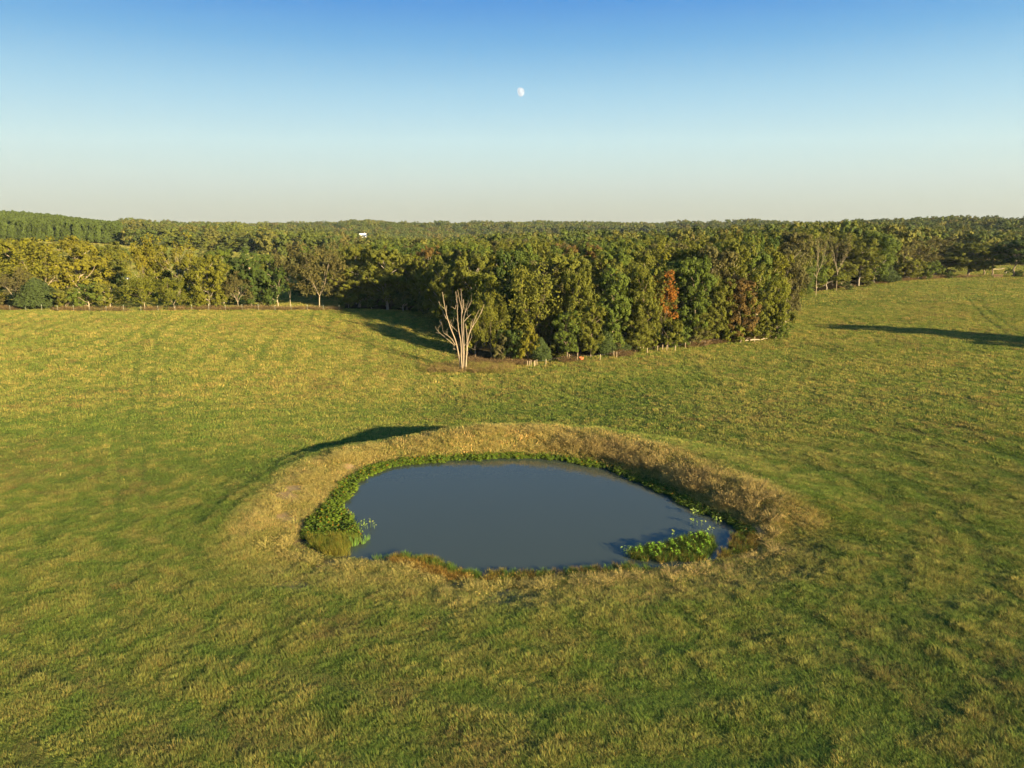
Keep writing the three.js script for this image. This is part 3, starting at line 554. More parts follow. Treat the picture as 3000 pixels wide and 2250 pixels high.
// the inside of the wood: each crown that shows is a tree of its own
{
  const R = mulberry(31), inner = [], rest = [], names = ['olive', 'olive', 'green', 'green', 'olive', 'bright', 'dull', 'deep', 'yellow', 'rust'];
  const CROWNS = [[600, 1000, 1060, 1150, 1250, 1330, 1450, 1600, 1800, 2000, 2200, 2400, 2600, 2800, 3000, 3400], [720, 716, 714, 708, 712, 705, 698, 693, 688, 681, 673, 666, 670, 686, 692, 690]];
  const clear = (x, d, r) => ALL_TREES.every(([a, b, w]) => (a - x) ** 2 + (b - d) ** 2 > (r + w * 0.55) ** 2);
  for (let d = 122; d < 456; d += 7.2) for (let x = -110; x < 330; x += 7.2) {
    const X = x + (R() - 0.5) * 5.4, D = d + (R() - 0.5) * 5.4, e = Math.min(lineDist(FRONT, X, D), lineDist(EDGE, X, D), lineDist(FLANK, X, D));
    const u = X / D; if (u > 0.85 || u < -0.5 || !inside(WOOD, X, D) || e < 3 || !clear(X, D, 1.8)) continue;
    if (D < 345 && u > 0.56) continue;                                     // the open stand at the right
    const h = (12.5 + 5 * R()) * (u > 0.3 ? 1.08 : 1), w = 8.6 + 4.2 * R(), f = { x: X, d: D, h, w, k: Math.floor(R() * 6), m: names[Math.floor(R() * names.length)] };
    if (f.m === 'rust' && R() < 0.75) f.m = 'olive';
    const px = 1500 + 2203 * u, [i, t] = find(CROWNS[0], px), lim = topAt(V(X, height(X, -D), -D), px, lerp(CROWNS[1][i], CROWNS[1][i + 1], t) + 6 - 10 * R()); // the tops as the photograph shows them
    f.h = Math.max(7, Math.min(f.h * 1.12, lim));
    (D < 252 && inner.length < 290 ? inner : rest).push(f);
  }
  const marks = [[1060, 'the widest round oak'], [1150, 'the big spreading oak'], [1240, 'the shaded inner corner'], [1330, 'the dead tree'], [1430, 'the oak by the dead tree'], [1520, 'the yellowing small tree'], [1610, 'the first group of posts'],
    [1700, 'the orange tub'], [1790, 'the pair of posts'], [1870, 'the oak left of the orange tree'], [1945, 'the orange autumn tree'], [2035, 'the full green oak'], [2110, 'the oak midway to the tip'], [2170, 'the brownish oak'], [2230, 'the tall oak on pale trunks'], [2285, 'the tip of the wood'],
    [2350, 'the lower green edge tree'], [2430, 'the bright low edge tree'], [2510, 'the low edge bushes'], [2590, 'the large cedar'], [2680, 'the rounded olive edge tree'], [2790, 'the small dark round bush'], [2900, 'the open stand']];
  const nth = ['first', 'second', 'third', 'fourth', 'fifth', 'sixth', 'seventh', 'eighth', 'ninth', 'tenth', 'eleventh', 'twelfth', 'thirteenth', 'fourteenth', 'fifteenth', 'sixteenth', 'seventeenth', 'eighteenth', 'nineteenth', 'twentieth', 'twenty-first', 'twenty-second', 'twenty-third', 'twenty-fourth', 'twenty-fifth', 'twenty-sixth', 'twenty-seventh', 'twenty-eighth'], tones = { olive: 'olive', green: 'green', bright: 'light green', dull: 'dull green', deep: 'dark green', yellow: 'yellowish', rust: 'brownish' }, seen = {};
  inner.sort((a, b) => a.d - b.d);
  for (const f of inner) {
    const px = 1500 + 2203 * f.x / f.d, mk = marks.reduce((a, b) => Math.abs(b[0] - px) < Math.abs(a[0] - px) ? b : a)[1], n = seen[mk] = (seen[mk] ?? -1) + 1;
    tree('woodland_tree', OAK[f.k], LEAF[f.m], GREY, V(f.x, height(f.x, -f.d), -f.d), f.h, f.w, `${tones[f.m]} oak inside the wood, ${nth[n] ?? 'last'} back behind ${mk}`, 'oaks inside the wood');
  }
  globalThis.__rest = rest;
}

// ---------------------------------------------------------------- woods far off, as one mass each
const woodLeaf = leafMat(1, 1, 1, 0.2);
function instanced(name, geo, mat, list, kind = 'stuff', label, category) { // list of [x, y, z, turn, sx, sy, [r, g, b]]
  const m = new THREE.InstancedMesh(geo, mat, list.length), M = new THREE.Matrix4(), q = new THREE.Quaternion(), e = new THREE.Euler(), c = new THREE.Color();
  list.forEach(([x, y, z, turn, sx, sy, k, tx = 0, tz = 0], i) => { M.compose(V(x, y, z), q.setFromEuler(e.set(tx, turn, tz)), V(sx, sy, sx)); m.setMatrixAt(i, M); m.setColorAt(i, c.setRGB(k[0], k[1], k[2])); });
  return add(name, m, label, category, null, kind);
}
{
  const R = mulberry(91), far = [0, 1, 2].map((i) => broadTree(300 + i, { h: 14, w: 10, low: 0.05, lobes: 12, subs: 9, leaves: 18, size: 0.66, lobeR: 0.23, gap: 0.1, trunk: 0.2, shape: 0.6, rough: 0.5, hue: 0.12 }).crown);
  const pine = [0, 1].map((i) => coneTree(320 + i, { h: 10, w: 5, n: 700, size: 0.6, low: 0.1, pow: 0.5 }).crown), lists = far.map(() => []), pines = pine.map(() => []);
  const tones = [[0.112, 0.130, 0.024], [0.094, 0.122, 0.024], [0.072, 0.100, 0.024], [0.128, 0.130, 0.030], [0.128, 0.114, 0.032]];
  const push = (x, d, h, w) => { const t = tones[Math.min(4, Math.floor(Math.pow(R(), 1.15) * 4.4))], k = 0.85 + 0.3 * R(), i = Math.floor(R() * 3); lists[i].push([x, height(x, -d) - 0.3, -d, R() * 6.28, w / 10, h / 14, t.map((v) => v * k)]); };
  for (const f of globalThis.__rest) push(f.x, f.d, f.h, f.w * 1.1);
  for (let d = 430; d < 3000; ) {
    const s = d < 800 ? 9.5 : d < 1600 ? 12 : 16; if (d < 860) for (let x = -0.75 * d; x < -0.5 * d; x += 4.3) for (let e = 0; e < s; e += 4.3) { const X = x + (R() - 0.5) * 3, D = d + e + (R() - 0.5) * 3; if (1500 + 2203 * X / D > 352 || !farWood(X, D)) continue; const k = 0.85 + 0.3 * R(); pines[R() < 0.5 ? 0 : 1].push([X, height(X, -D) - 0.2, -D, R() * 6.28, 0.85 + 0.5 * R(), 0.75 + 0.5 * R(), [0.064 * k, 0.090 * k, 0.020 * k]]); }
    for (let x = -0.85 * d; x < 0.85 * d; x += s) {
      const X = x + (R() - 0.5) * s * 0.8, D = d + (R() - 0.5) * s * 0.8, px = 1500 + 2203 * X / D;
      if (!farWood(X, D)) continue;
      if (px < 352 && D < 860) continue;
      const v = vnoise(X / 60, D / 60);
      push(X, D, (9.5 + 5.5 * R()) * (0.75 + 0.5 * v) * (D < 560 && px < 720 ? 0.85 : 1), s * (1.0 + 0.35 * R()));
    }
    d += s;
  }
  delete globalThis.__rest;
  lists.forEach((l, i) => instanced('far_woods', far[i], woodLeaf, l));
  pines.forEach((l, i) => instanced('pine_plantation', pine[i], woodLeaf, l));
  // hedges and single trees on the far fields at left
  const hedge = [];
  for (let i = 0; i < 90; i++) { const px = 340 + R() * 660, d = 330 + R() * 330, x = (px - 1500) / 2203 * d; if (fbm(x / 40, d / 40) > 0.56) hedge.push([x, height(x, -d), -d, R() * 6.28, 0.6 + 0.4 * R(), 0.45 + 0.3 * R(), [0.09, 0.10, 0.025]]); }
  instanced('field_hedge', far[1], woodLeaf, hedge);
}

// ---------------------------------------------------------------- grass, weeds, water plants
const grassMat = new THREE.MeshPhysicalMaterial({ color: 0xffffff, vertexColors: true, roughness: 1, transmission: 0.3, thickness: 0, specularIntensity: 0.15, side: THREE.DoubleSide });
function tuft(seed, n, r, h, w, lean, o = {}) {
  const R = mulberry(seed), S = new Soup();
  for (let i = 0; i < n; i++) {
    const a = R() * 6.28, q = r * Math.sqrt(R()), g = 0.75 + 0.5 * R(), dry = R() < (o.dry ?? 0.25), k = dry ? [g * 1.5, g * 1.15, g * 1.1] : [g, g, g * 0.95];
    blade(S, Math.cos(a) * q, Math.sin(a) * q, h * (0.45 + 0.6 * R()), w * (0.7 + 0.6 * R()), lean * (0.3 + R()), a + (R() - 0.5) * 2.4, k);
  }
  return S.geo();
}
{
  const R = mulberry(8), near = [0, 1, 2].map((i) => tuft(400 + i, 64, 0.27, 0.20, 0.019, 0.17)), mid = [0, 1].map((i) => tuft(410 + i, 30, 0.5, 0.3, 0.06, 0.16)), wide = [0, 1].map((i) => tuft(415 + i, 26, 0.95, 0.34, 0.14, 0.2));
  const L = { near: near.map(() => []), mid: mid.map(() => []), wide: wide.map(() => []) }, c = new THREE.Color(), green = rgb(0.112, 0.192, 0.031), straw = rgb(0.345, 0.300, 0.084), brown = rgb(0.210, 0.155, 0.060), pale = rgb(0.46, 0.375, 0.135);
  for (let d = 21; d < 470; ) {
    const [band, s] = d < 58 ? ['near', 0.25] : d < 100 ? ['near', lerp(0.29, 0.56, sstep(60, 92, d))] : d < 190 ? ['mid', 0.6] : d < 345 ? ['wide', 1.15] : ['wide', 1.7];
    for (let x = -0.8 * d - 4; x < 0.8 * d + 4; x += s) {
      const X = x + (R() - 0.5) * s, D = d + (R() - 0.5) * s, pick = R(), a = R() * 6.28, big = R(), thin = R();
      if (D > 345 && (X > -0.12 * D || farWood(X, D))) continue;
      if (D > 115 && inside(WOOD, X, D) && !stand(X, D) && lineDist(FRONT, X, D) > 1.5 && lineDist(EDGE, X, D) > 1.5) continue;
      let s0 = 9; if (nearPond(X, D)) { s0 = pondDist(X, D); if (s0 < 0.25) continue; }
      const m = cover(X, D); if (thin < m.bare * (D > 47 ? 0.95 : 0.4)) continue;
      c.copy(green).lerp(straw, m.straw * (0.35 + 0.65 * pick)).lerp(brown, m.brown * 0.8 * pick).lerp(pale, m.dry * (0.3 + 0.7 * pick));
      const kind = d >= 58 && d < 100 && R() < sstep(56, 90, d) ? 'mid' : d >= 150 && d < 190 && R() < sstep(150, 190, d) ? 'wide' : band; const list = L[kind][Math.floor(pick * 7919 % L[kind].length)];
      const k = 0.85 + 0.3 * R(), rough = 0.6 * sstep(48, 75, D), hgt = (lerp(0.32, 0.5, rough) + lerp(0.85, 0.45, rough) * Math.pow(vnoise(X / 0.8 + 50, D / 0.8), 1.6) + 0.35 * m.fine + 0.2 * big) * (1 - 0.62 * m.low) * (0.8 + 0.45 * m.straw) * (1 - 0.6 * m.bare), sc = (0.85 + 0.35 * big) * (kind === 'near' && d >= 58 ? 1.25 : kind === 'mid' && d < 100 ? 0.9 : kind === 'wide' && d < 190 ? 0.7 : 1);
      list.push([X, height(X, -D) - 0.01, -D, a, sc, hgt * (kind === 'mid' && d < 100 ? 0.8 : kind === 'wide' && d < 190 ? 0.75 : 1), [c.r * k, c.g * k, c.b * k]]);
    }
    d += s;
  }
  for (const [k, geos] of [['near', near], ['mid', mid], ['wide', wide]]) geos.forEach((g, i) => instanced('pasture_grass', g, grassMat, L[k][i]));

  // tall dry weeds on the dam and along the edges of the field
  const weedGeo = [0, 1, 2].map((i) => { const Q = mulberry(430 + i), S = new Soup(); for (let n = 0; n < 58; n++) { const a = Q() * 6.28, q = 0.32 * Math.sqrt(Q()), h = 0.4 + 0.65 * Q(), k = 0.75 + 0.5 * Q(), ln = 0.25 + 0.35 * Q(), dir = a + (Q() - 0.5); blade(S, Math.cos(a) * q, Math.sin(a) * q, h, 0.016, ln, dir, [k, k, k]); if (Q() < 0.5) for (let j = 0; j < 3; j++) { const t = 0.6 + 0.4 * Q(); leaf(S, V(Math.cos(a) * q + Math.cos(dir) * ln * t * t, h * t, Math.sin(a) * q + Math.sin(dir) * ln * t * t), randDir(Q), 0.032 + 0.03 * Q(), Q, [k * 1.15, k * 1.05, k], 1.8); } } return S.geo(); });
  const weeds = weedGeo.map(() => []), tan = rgb(0.42, 0.345, 0.110), fawn = rgb(0.355, 0.275, 0.110), dark = rgb(0.22, 0.165, 0.070), oliveW = rgb(0.29, 0.28, 0.065);
  for (let d = 34; d < 84; d += 0.42) for (let x = -26; x < 34; x += 0.42) {
    const X = x + (R() - 0.5) * 0.42, D = d + (R() - 0.5) * 0.42, s = pondDist(X, D), r = R(), p = R(), q = R(); if (s < 0.9 || s > 9) continue;
    const b = bankness(X, D), m = cover(X, D), right = sstep(-2, 10, X), lim = lerp(1.6, lerp(4.2, 3.2, right), b) + (vnoise(X / 2.5, D / 2.5) - 0.5) * 2.4, dens = b > 0.2 ? (1 - sstep(lim - 1.5, lim + 1.2, s)) * (lerp(0.05, 0.45, right) + 0.7 * sstep(0.3, 0.75, fbm(X / 1.8, D / 1.8, 2))) : (1 - sstep(1.2, 3.4, s)) * 0.3;
    if (r > dens * (1 - m.bare)) continue;
    c.copy(tan).lerp(fawn, right * (0.4 + 0.6 * p)).lerp(dark, right * sstep(0.5, 0.75, fbm(X / 2 + 5, D / 2, 2)) * 0.7 * (1 - sstep(1.5, 4, s) * 0.5)).lerp(oliveW, (1 - right) * 0.5 * p);
    weeds[Math.floor(q * 3)].push([X, height(X, -D) - 0.02, -D, R() * 6.28, 0.8 + 0.5 * p, (b > 0.2 ? lerp(0.5, 0.8, right) : 0.5) * (0.7 + 0.6 * R()), [c.r, c.g, c.b]]);
  }
  const brush = [[ROW, 0.5, 2.6, [0.22, 0.165, 0.07], 0.9, 620], [FRONT, -0.3, 2.4, [0.20, 0.14, 0.065], 0.9, 420], [EDGE, 0, 3.2, [0.23, 0.165, 0.075], 1.0, 620]];
  for (const [P, off, wd, k, h, n] of brush) {
    let len = 0; const seg = []; for (let i = 1; i < P.length; i++) { seg.push([P[i - 1], P[i], len]); len += P[i].distanceTo(P[i - 1]); }
    for (let i = 0; i < n; i++) { const at = R() * len, sg = seg.filter((g) => g[2] <= at).at(-1), t = (at - sg[2]) / sg[0].distanceTo(sg[1]), x = lerp(sg[0].x, sg[1].x, t), z = lerp(sg[0].z, sg[1].z, t) - off - (R() - 0.35) * wd, g = 0.7 + 0.6 * R(); if (fbm(x / 5, z / 5) < 0.47) continue; weeds[i % 3].push([x, height(x, z) - 0.02, z, R() * 6.28, 1.5 + R(), h * (0.6 + 0.8 * R()), [k[0] * g, k[1] * g, k[2] * g]]); }
  }
  for (let i = 0; i < 260; i++) { const p = spot(1240 + R() * 260, 1072 + R() * 22), g = 0.7 + 0.6 * R(), re = R() < 0.5; weeds[i % 3].push([p.x, p.y - 0.02, p.z, R() * 6.28, 1.2 + 0.6 * R(), 0.6 + 0.6 * R(), re ? [0.25 * g, 0.185 * g, 0.075 * g] : [0.25 * g, 0.24 * g, 0.055 * g]]); }
  weedGeo.forEach((g, i) => instanced('dry_weeds', g, grassMat, weeds[i]));

  // broad-leaved plants crowding the water's edge, sedge in the shallows
  const padGeo = [0, 1, 2].map((i) => { const Q = mulberry(450 + i), S = new Soup(); for (let n = 0; n < 26; n++) { const a = Q() * 6.28, q = 0.26 * Math.sqrt(Q()), y = 0.1 + 0.34 * Q(), k = 0.7 + 0.6 * Q(), re = Q() < 0.07; leaf(S, V(Math.cos(a) * q, y, Math.sin(a) * q), V(Math.cos(a) * 0.6, 0.7, Math.sin(a) * 0.6).addScaledVector(randDir(Q), 0.6).normalize(), 0.075 + 0.04 * Q(), Q, re ? [k * 2.2, k * 0.75, k * 0.8] : [k, k, k], 2.3); blade(S, Math.cos(a) * q, Math.sin(a) * q, y, 0.012, 0.05, a, [k * 0.8, k * 0.85, k]); } return S.geo(); });
  const sedgeGeo = [0, 1].map((i) => tuft(470 + i, 60, 0.24, 0.62, 0.02, 0.22, { dry: 0.15 }));
  const pads = padGeo.map(() => []), sedge = sedgeGeo.map(() => []);
  const patch = (P) => P.map(([a, b]) => onLevel(a, b));
  const leftBed = patch([[918, 1522], [960, 1492], [1010, 1500], [1030, 1520], [1055, 1560], [1050, 1588], [1028, 1605], [1018, 1628], [960, 1626], [905, 1600], [896, 1560]]), spit = patch([[1846, 1618], [1872, 1612], [1930, 1604], [1985, 1586], [2040, 1570], [2088, 1570], [2094, 1602], [2060, 1640], [1960, 1650], [1880, 1642], [1846, 1632]]), rightBed = patch([[2146, 1566], [2190, 1556], [2225, 1580], [2215, 1612], [2150, 1630], [2095, 1640], [2100, 1620], [2140, 1606]]);
  const yellowBed = patch([[1090, 1640], [1190, 1626], [1270, 1636], [1310, 1650], [1340, 1672], [1400, 1680], [1480, 1672], [1520, 1676], [1530, 1694], [1420, 1702], [1330, 1700], [1230, 1676], [1150, 1652]]);
  for (let d = 40; d < 74; d += 0.23) for (let x = -16; x < 22; x += 0.23) {
    const X = x + (R() - 0.5) * 0.23, D = d + (R() - 0.5) * 0.23, s = pondDist(X, D), b = bankness(X, D), r = R(), p = R(), q = R(), n = fbm(X / 1.1 + 30, D / 1.1, 2), g = 0.8 + 0.4 * R(); if (s > 1.6 || s < -4.5) continue;
    const y = Math.max(0, height(X, -D)) - 0.02, inL = inside(leftBed, X, D), inS = inside(spit, X, D), inR = inside(rightBed, X, D), inY = inside(yellowBed, X, D), leftRim = X < -3 && D > 55;
    const rim = b > 0.3 && s < 0.35 && s > -(leftRim ? lerp(0.6, 1.5, n) : lerp(0.25, 0.95, n));
    if ((rim && !inL && r < 0.8) || (inL && D > 49.3 && r < 0.72)) { const dry = X > 8 ? 0.75 : 1; pads[Math.floor(q * 3)].push([X, y, -D, R() * 6.28, 0.8 + 0.5 * p, (inL ? 0.85 : 0.75) * (0.6 + 0.6 * p), [0.105 * g * dry * (0.7 + 0.7 * n), 0.165 * g * dry * (0.75 + 0.5 * n), 0.016 * g]]); }
    else if (inL && r < 0.7) sedge[q < 0.5 ? 0 : 1].push([X, y, -D, R() * 6.28, 1.1, 0.6 + 0.5 * n + 0.2 * p, p < 0.5 && D > 47 ? [0.12 * g, 0.17 * g, 0.024 * g] : [0.21 * g, 0.20 * g, 0.032 * g]]);
    else if (inS && r < 0.75) { const far = D > 46; sedge[q < 0.5 ? 0 : 1].push([X, y, -D, R() * 6.28, 1.1, 0.5 + 0.5 * n, p < 0.35 ? [0.155 * g, 0.135 * g, 0.025 * g] : [0.066 * g, 0.118 * g, 0.018 * g]]); if (far && p < 0.2) pads[0].push([X, y, -D, p * 9, 0.9, 1.2, [0.12 * g, 0.22 * g, 0.02 * g]]); }
    else if (inR && r < 0.5) sedge[q < 0.5 ? 0 : 1].push([X, y, -D, R() * 6.28, 1.0, 0.45 + 0.4 * n, p < 0.5 ? [0.17 * g, 0.13 * g, 0.03 * g] : [0.09 * g, 0.13 * g, 0.02 * g]]);
    else if (inY && r < 0.6) sedge[q < 0.5 ? 0 : 1].push([X, y, -D, R() * 6.28, 1.0, 0.4 + 0.35 * n, s > 0.1 ? [0.30 * g, 0.19 * g, 0.04 * g] : n > 0.5 ? [0.10 * g, 0.17 * g, 0.025 * g] : [0.24 * g, 0.20 * g, 0.03 * g]]);
    else if (b < 0.3 && s < 0.5 && s > -0.55 * n - 0.1 && X > -2 && X < 9 && r < 0.5) sedge[0].push([X, y, -D, R() * 6.28, 0.9, 0.4 + 0.3 * n, p < 0.6 ? [0.085 * g, 0.145 * g, 0.022 * g] : [0.16 * g, 0.12 * g, 0.03 * g]]);
  }
  padGeo.forEach((g, i) => instanced('shore_plants', g, grassMat, pads[i]));
  sedgeGeo.forEach((g, i) => instanced('shore_sedge', g, grassMat, sedge[i]));
  // single plants standing in the water
  const padMat = new THREE.MeshPhysicalMaterial({ color: rgb(0.16, 0.26, 0.03), vertexColors: true, roughness: 0.8, transmission: 0.3, thickness: 0, side: THREE.DoubleSide });
  const single = (px, py, n, r, label) => { const Q = mulberry(px), p = onLevel(px, py), S = new Soup(), T = new Soup(); for (let i = 0; i < n; i++) { const a = Q() * 6.28, q = r * Math.sqrt(Q()), y = 0.18 + 0.3 * Q(), k = 0.8 + 0.5 * Q(); leaf(S, V(Math.cos(a) * q, y, Math.sin(a) * q), V(Q() - 0.5, 0.9, Q() - 0.2).normalize(), 0.13, Q, [k * (1 + 0.5 * Q()), k, k], 1.7); blade(T, Math.cos(a) * q, Math.sin(a) * q, y + 0.1, 0.02, 0.04, a, [0.7, 0.7, 0.7]); } for (let i = 0; i < T.p.length; i += 3) T.p[i + 1] -= 0.1; const g = group('water_plant', V(p[0], 0, -p[1]), 0, label, 'water plant'); part(g, 'leaves', S.geo(), padMat); part(g, 'stalks', T.geo(), padMat); };
  single(1069, 1541, 22, 0.62, 'largest loose cluster of yellow-green leaves in the water off the left bed');
  single(1095, 1547, 4, 0.2, 'tiny sprig in the water right of the largest leaf cluster');
  single(1026, 1518, 12, 0.5, 'leaf cluster at the notch above the left plant bed');
  single(1836, 1622, 16, 0.42, 'leafy cluster in the water off the left end of the grassy spit');
  single(1971, 1596, 12, 0.4, 'yellow leaf cluster behind the middle of the grassy spit');
  single(2033, 1507, 14, 0.42, 'pale leaf cluster at the water edge of the right bank');
  single(2036, 1537, 6, 0.32, 'sparse sprig in the open water nearest the right bank');
  single(2061, 1543, 5, 0.28, 'sparse sprig in the water right of the first, off the right bank');
  single(2079, 1556, 6, 0.3, 'sparse yellow sprig in the water above the end of the grassy spit');
  single(2098, 1533, 9, 0.4, 'leaf cluster at the foot of the right bank near the corner of the pond');
  single(1972, 1573, 3, 0.15, 'tiny upright sprig in open water above the grassy spit');
  for (const [px, py, label] of [[1065, 1592, 'left small round tuft of rush standing in the water off the left bed'], [1077, 1581, 'right small round tuft of rush standing in the water off the left bed'], [1040, 1596, 'bigger rush tuft at the tip of the left bed']]) { const p = onLevel(px, py), m = new THREE.Mesh(sedgeGeo[0], new THREE.MeshPhysicalMaterial({ color: rgb(0.12, 0.24, 0.02), vertexColors: true, roughness: 1, transmission: 0.3, thickness: 0, side: THREE.DoubleSide })); m.position.set(p[0], 0, -p[1]); m.scale.setScalar(px === 1040 ? 1.3 : 0.8); add('rush_tuft', m, label, 'rush'); }
}

// ---------------------------------------------------------------- fences, tub, gate
{
  const R = mulberry(55), postM = std(rgb(0.30, 0.29, 0.22), 0.8), tipM = std(rgb(0.42, 0.46, 0.34), 0.7), woodM = std(rgb(0.40, 0.31, 0.19), 0.9), wireM = std(rgb(0.32, 0.31, 0.30), 0.5, { metalness: 0.6 });
  const along = (P, step) => { const out = []; let rest = 0; for (let i = 1; i < P.length; i++) { const L = P[i].distanceTo(P[i - 1]); for (let s = rest; s < L; s += step) { const p = P[i - 1].clone().lerp(P[i], s / L); p.y = height(p.x, p.z); out.push(p); rest = s + step - L; } } return out; };
  const fence = (name, pts, mats, label, hgt, r, rails) => {
    const o = pts[0], g = group(name, o, 0, label, 'fence'), pg = new THREE.CylinderGeometry(r * 0.9, r, hgt + 0.3, 6); pg.translate(0, hgt / 2 - 0.15, 0);
    pts.forEach((p) => { const m = part(g, 'post', pg, mats[0]); m.position.copy(p).sub(o); m.rotation.set((R() - 0.5) * 0.08, R() * 3, (R() - 0.5) * 0.08); m.scale.y = 0.9 + 0.2 * R(); if (mats[1]) { const t = part(m, 'post_top', new THREE.CylinderGeometry(r * 1.25, r * 1.25, 0.2, 6), mats[1]); t.position.y = hgt; } });
    for (const y of rails) part(g, 'wire', tube(pts.map((p) => p.clone().sub(o).add(V(0.05, y, 0.05))), pts.map(() => 0.006), 3), wireM);
  };
  fence('wire_fence', along(ROW.map((p) => p.clone().add(V(0, 0, 0.9))), 3.6), [postM, tipM], 'thin wire fence on posts in front of the trees at left', 1.2, 0.032, [0.4, 0.75, 1.1]);
  const front = [[1545, 1074], [1551, 1074], [1556, 1072], [1565, 1074], [1567, 1073], [1573, 1072], [1599, 1071], [1668, 1055], [1692, 1058], [1758, 1055], [1798, 1046], [1806, 1049], [1861, 1029], [1876, 1034], [1884, 1035], [1896, 1036], [1926, 1029], [1941, 1027], [1953, 1028], [1978, 1029], [2008, 1020], [2022, 1015], [2065, 1014], [2115, 1004], [2156, 1002], [2170, 1005], [2210, 1004]].map(([a, b]) => spot(a, b));
  fence('edge_fence', front, [woodM], 'pale wooden posts standing along the front edge of the wood', 1.1, 0.06, [0.9]);
  const gate = group('field_gate', spot(2924, 814), 0.1, 'reddish brown rail gate in the fence of the open stand at right', 'gate'), red = std(rgb(0.18, 0.07, 0.045), 0.7);
  for (const y of [0.3, 0.6, 0.9, 1.2]) part(gate, 'rail', new RoundedBoxGeometry(2.9, 0.07, 0.05, 1, 0.01).translate(0, y, 0), red);
  for (const x of [-1.48, 1.48]) part(gate, 'upright', new RoundedBoxGeometry(0.08, 1.4, 0.07, 1, 0.01).translate(x, 0.65, 0.004), red);
  const tub = group('feed_tub', spot(1703, 1055), 0.4, 'orange feed tub among the posts under the wood edge', 'tub'), om = std(rgb(0.62, 0.16, 0.06), 0.55);
  part(tub, 'bowl', new THREE.LatheGeometry([[0.02, 0.03], [0.30, 0.03], [0.40, 0.50], [0.37, 0.50], [0.28, 0.07], [0.02, 0.07]].map(([x, y]) => new THREE.Vector2(x, y)), 24), om);
  part(tub, 'rim', new THREE.TorusGeometry(0.39, 0.03, 8, 28).rotateX(Math.PI / 2).translate(0, 0.5, 0), om);
  const pale = group('barrel', spot(2946, 803), 0, 'small pale round barrel beside the dark bush in the open stand', 'barrel'), pm = std(rgb(0.78, 0.68, 0.48), 0.5);
  part(pale, 'body', new THREE.LatheGeometry([[0.01, 0], [0.36, 0.02], [0.44, 0.45], [0.36, 0.88], [0.01, 0.9]].map(([x, y]) => new THREE.Vector2(x, y)), 20), pm);
  for (const y of [0.25, 0.65]) part(pale, 'hoop', new THREE.TorusGeometry(0.425, 0.018, 6, 24).rotateX(Math.PI / 2).translate(0, y, 0), std(rgb(0.4, 0.36, 0.3), 0.5));
  const fallen = (px, py, len, turn, lift, label) => { const p = spot(px, py), g = group('fallen_log', p, turn, label, 'log'), l = limb(V(-len / 2, 0.3, 0), V(len / 2, 0.3 + lift, 0), 0.16, 0.08, R, 0.05, 7, 6); part(g, 'trunk', l.geo, PALE); part(g, 'branch', limb(l.P[4], l.P[4].clone().add(V(0.8, 0.7, 0.3)), 0.06, 0.02, R, 0.1, 4, 5).geo, PALE); };
  fallen(2925, 791, 6, 0.2, 0.4, 'pale fallen trunk lying in the open stand behind the gate');
  fallen(2222, 1000, 3.4, 0.12, 0.25, 'slanting pale pole lying between trunks near the tip of the wood');
  fallen(2180, 1003, 1.6, -0.1, 0.1, 'short pale pole on the ground left of the slanting one');
  fallen(2485, 838, 3, 0.3, 0.1, 'short log lying on the far field edge left of the cedar');
}

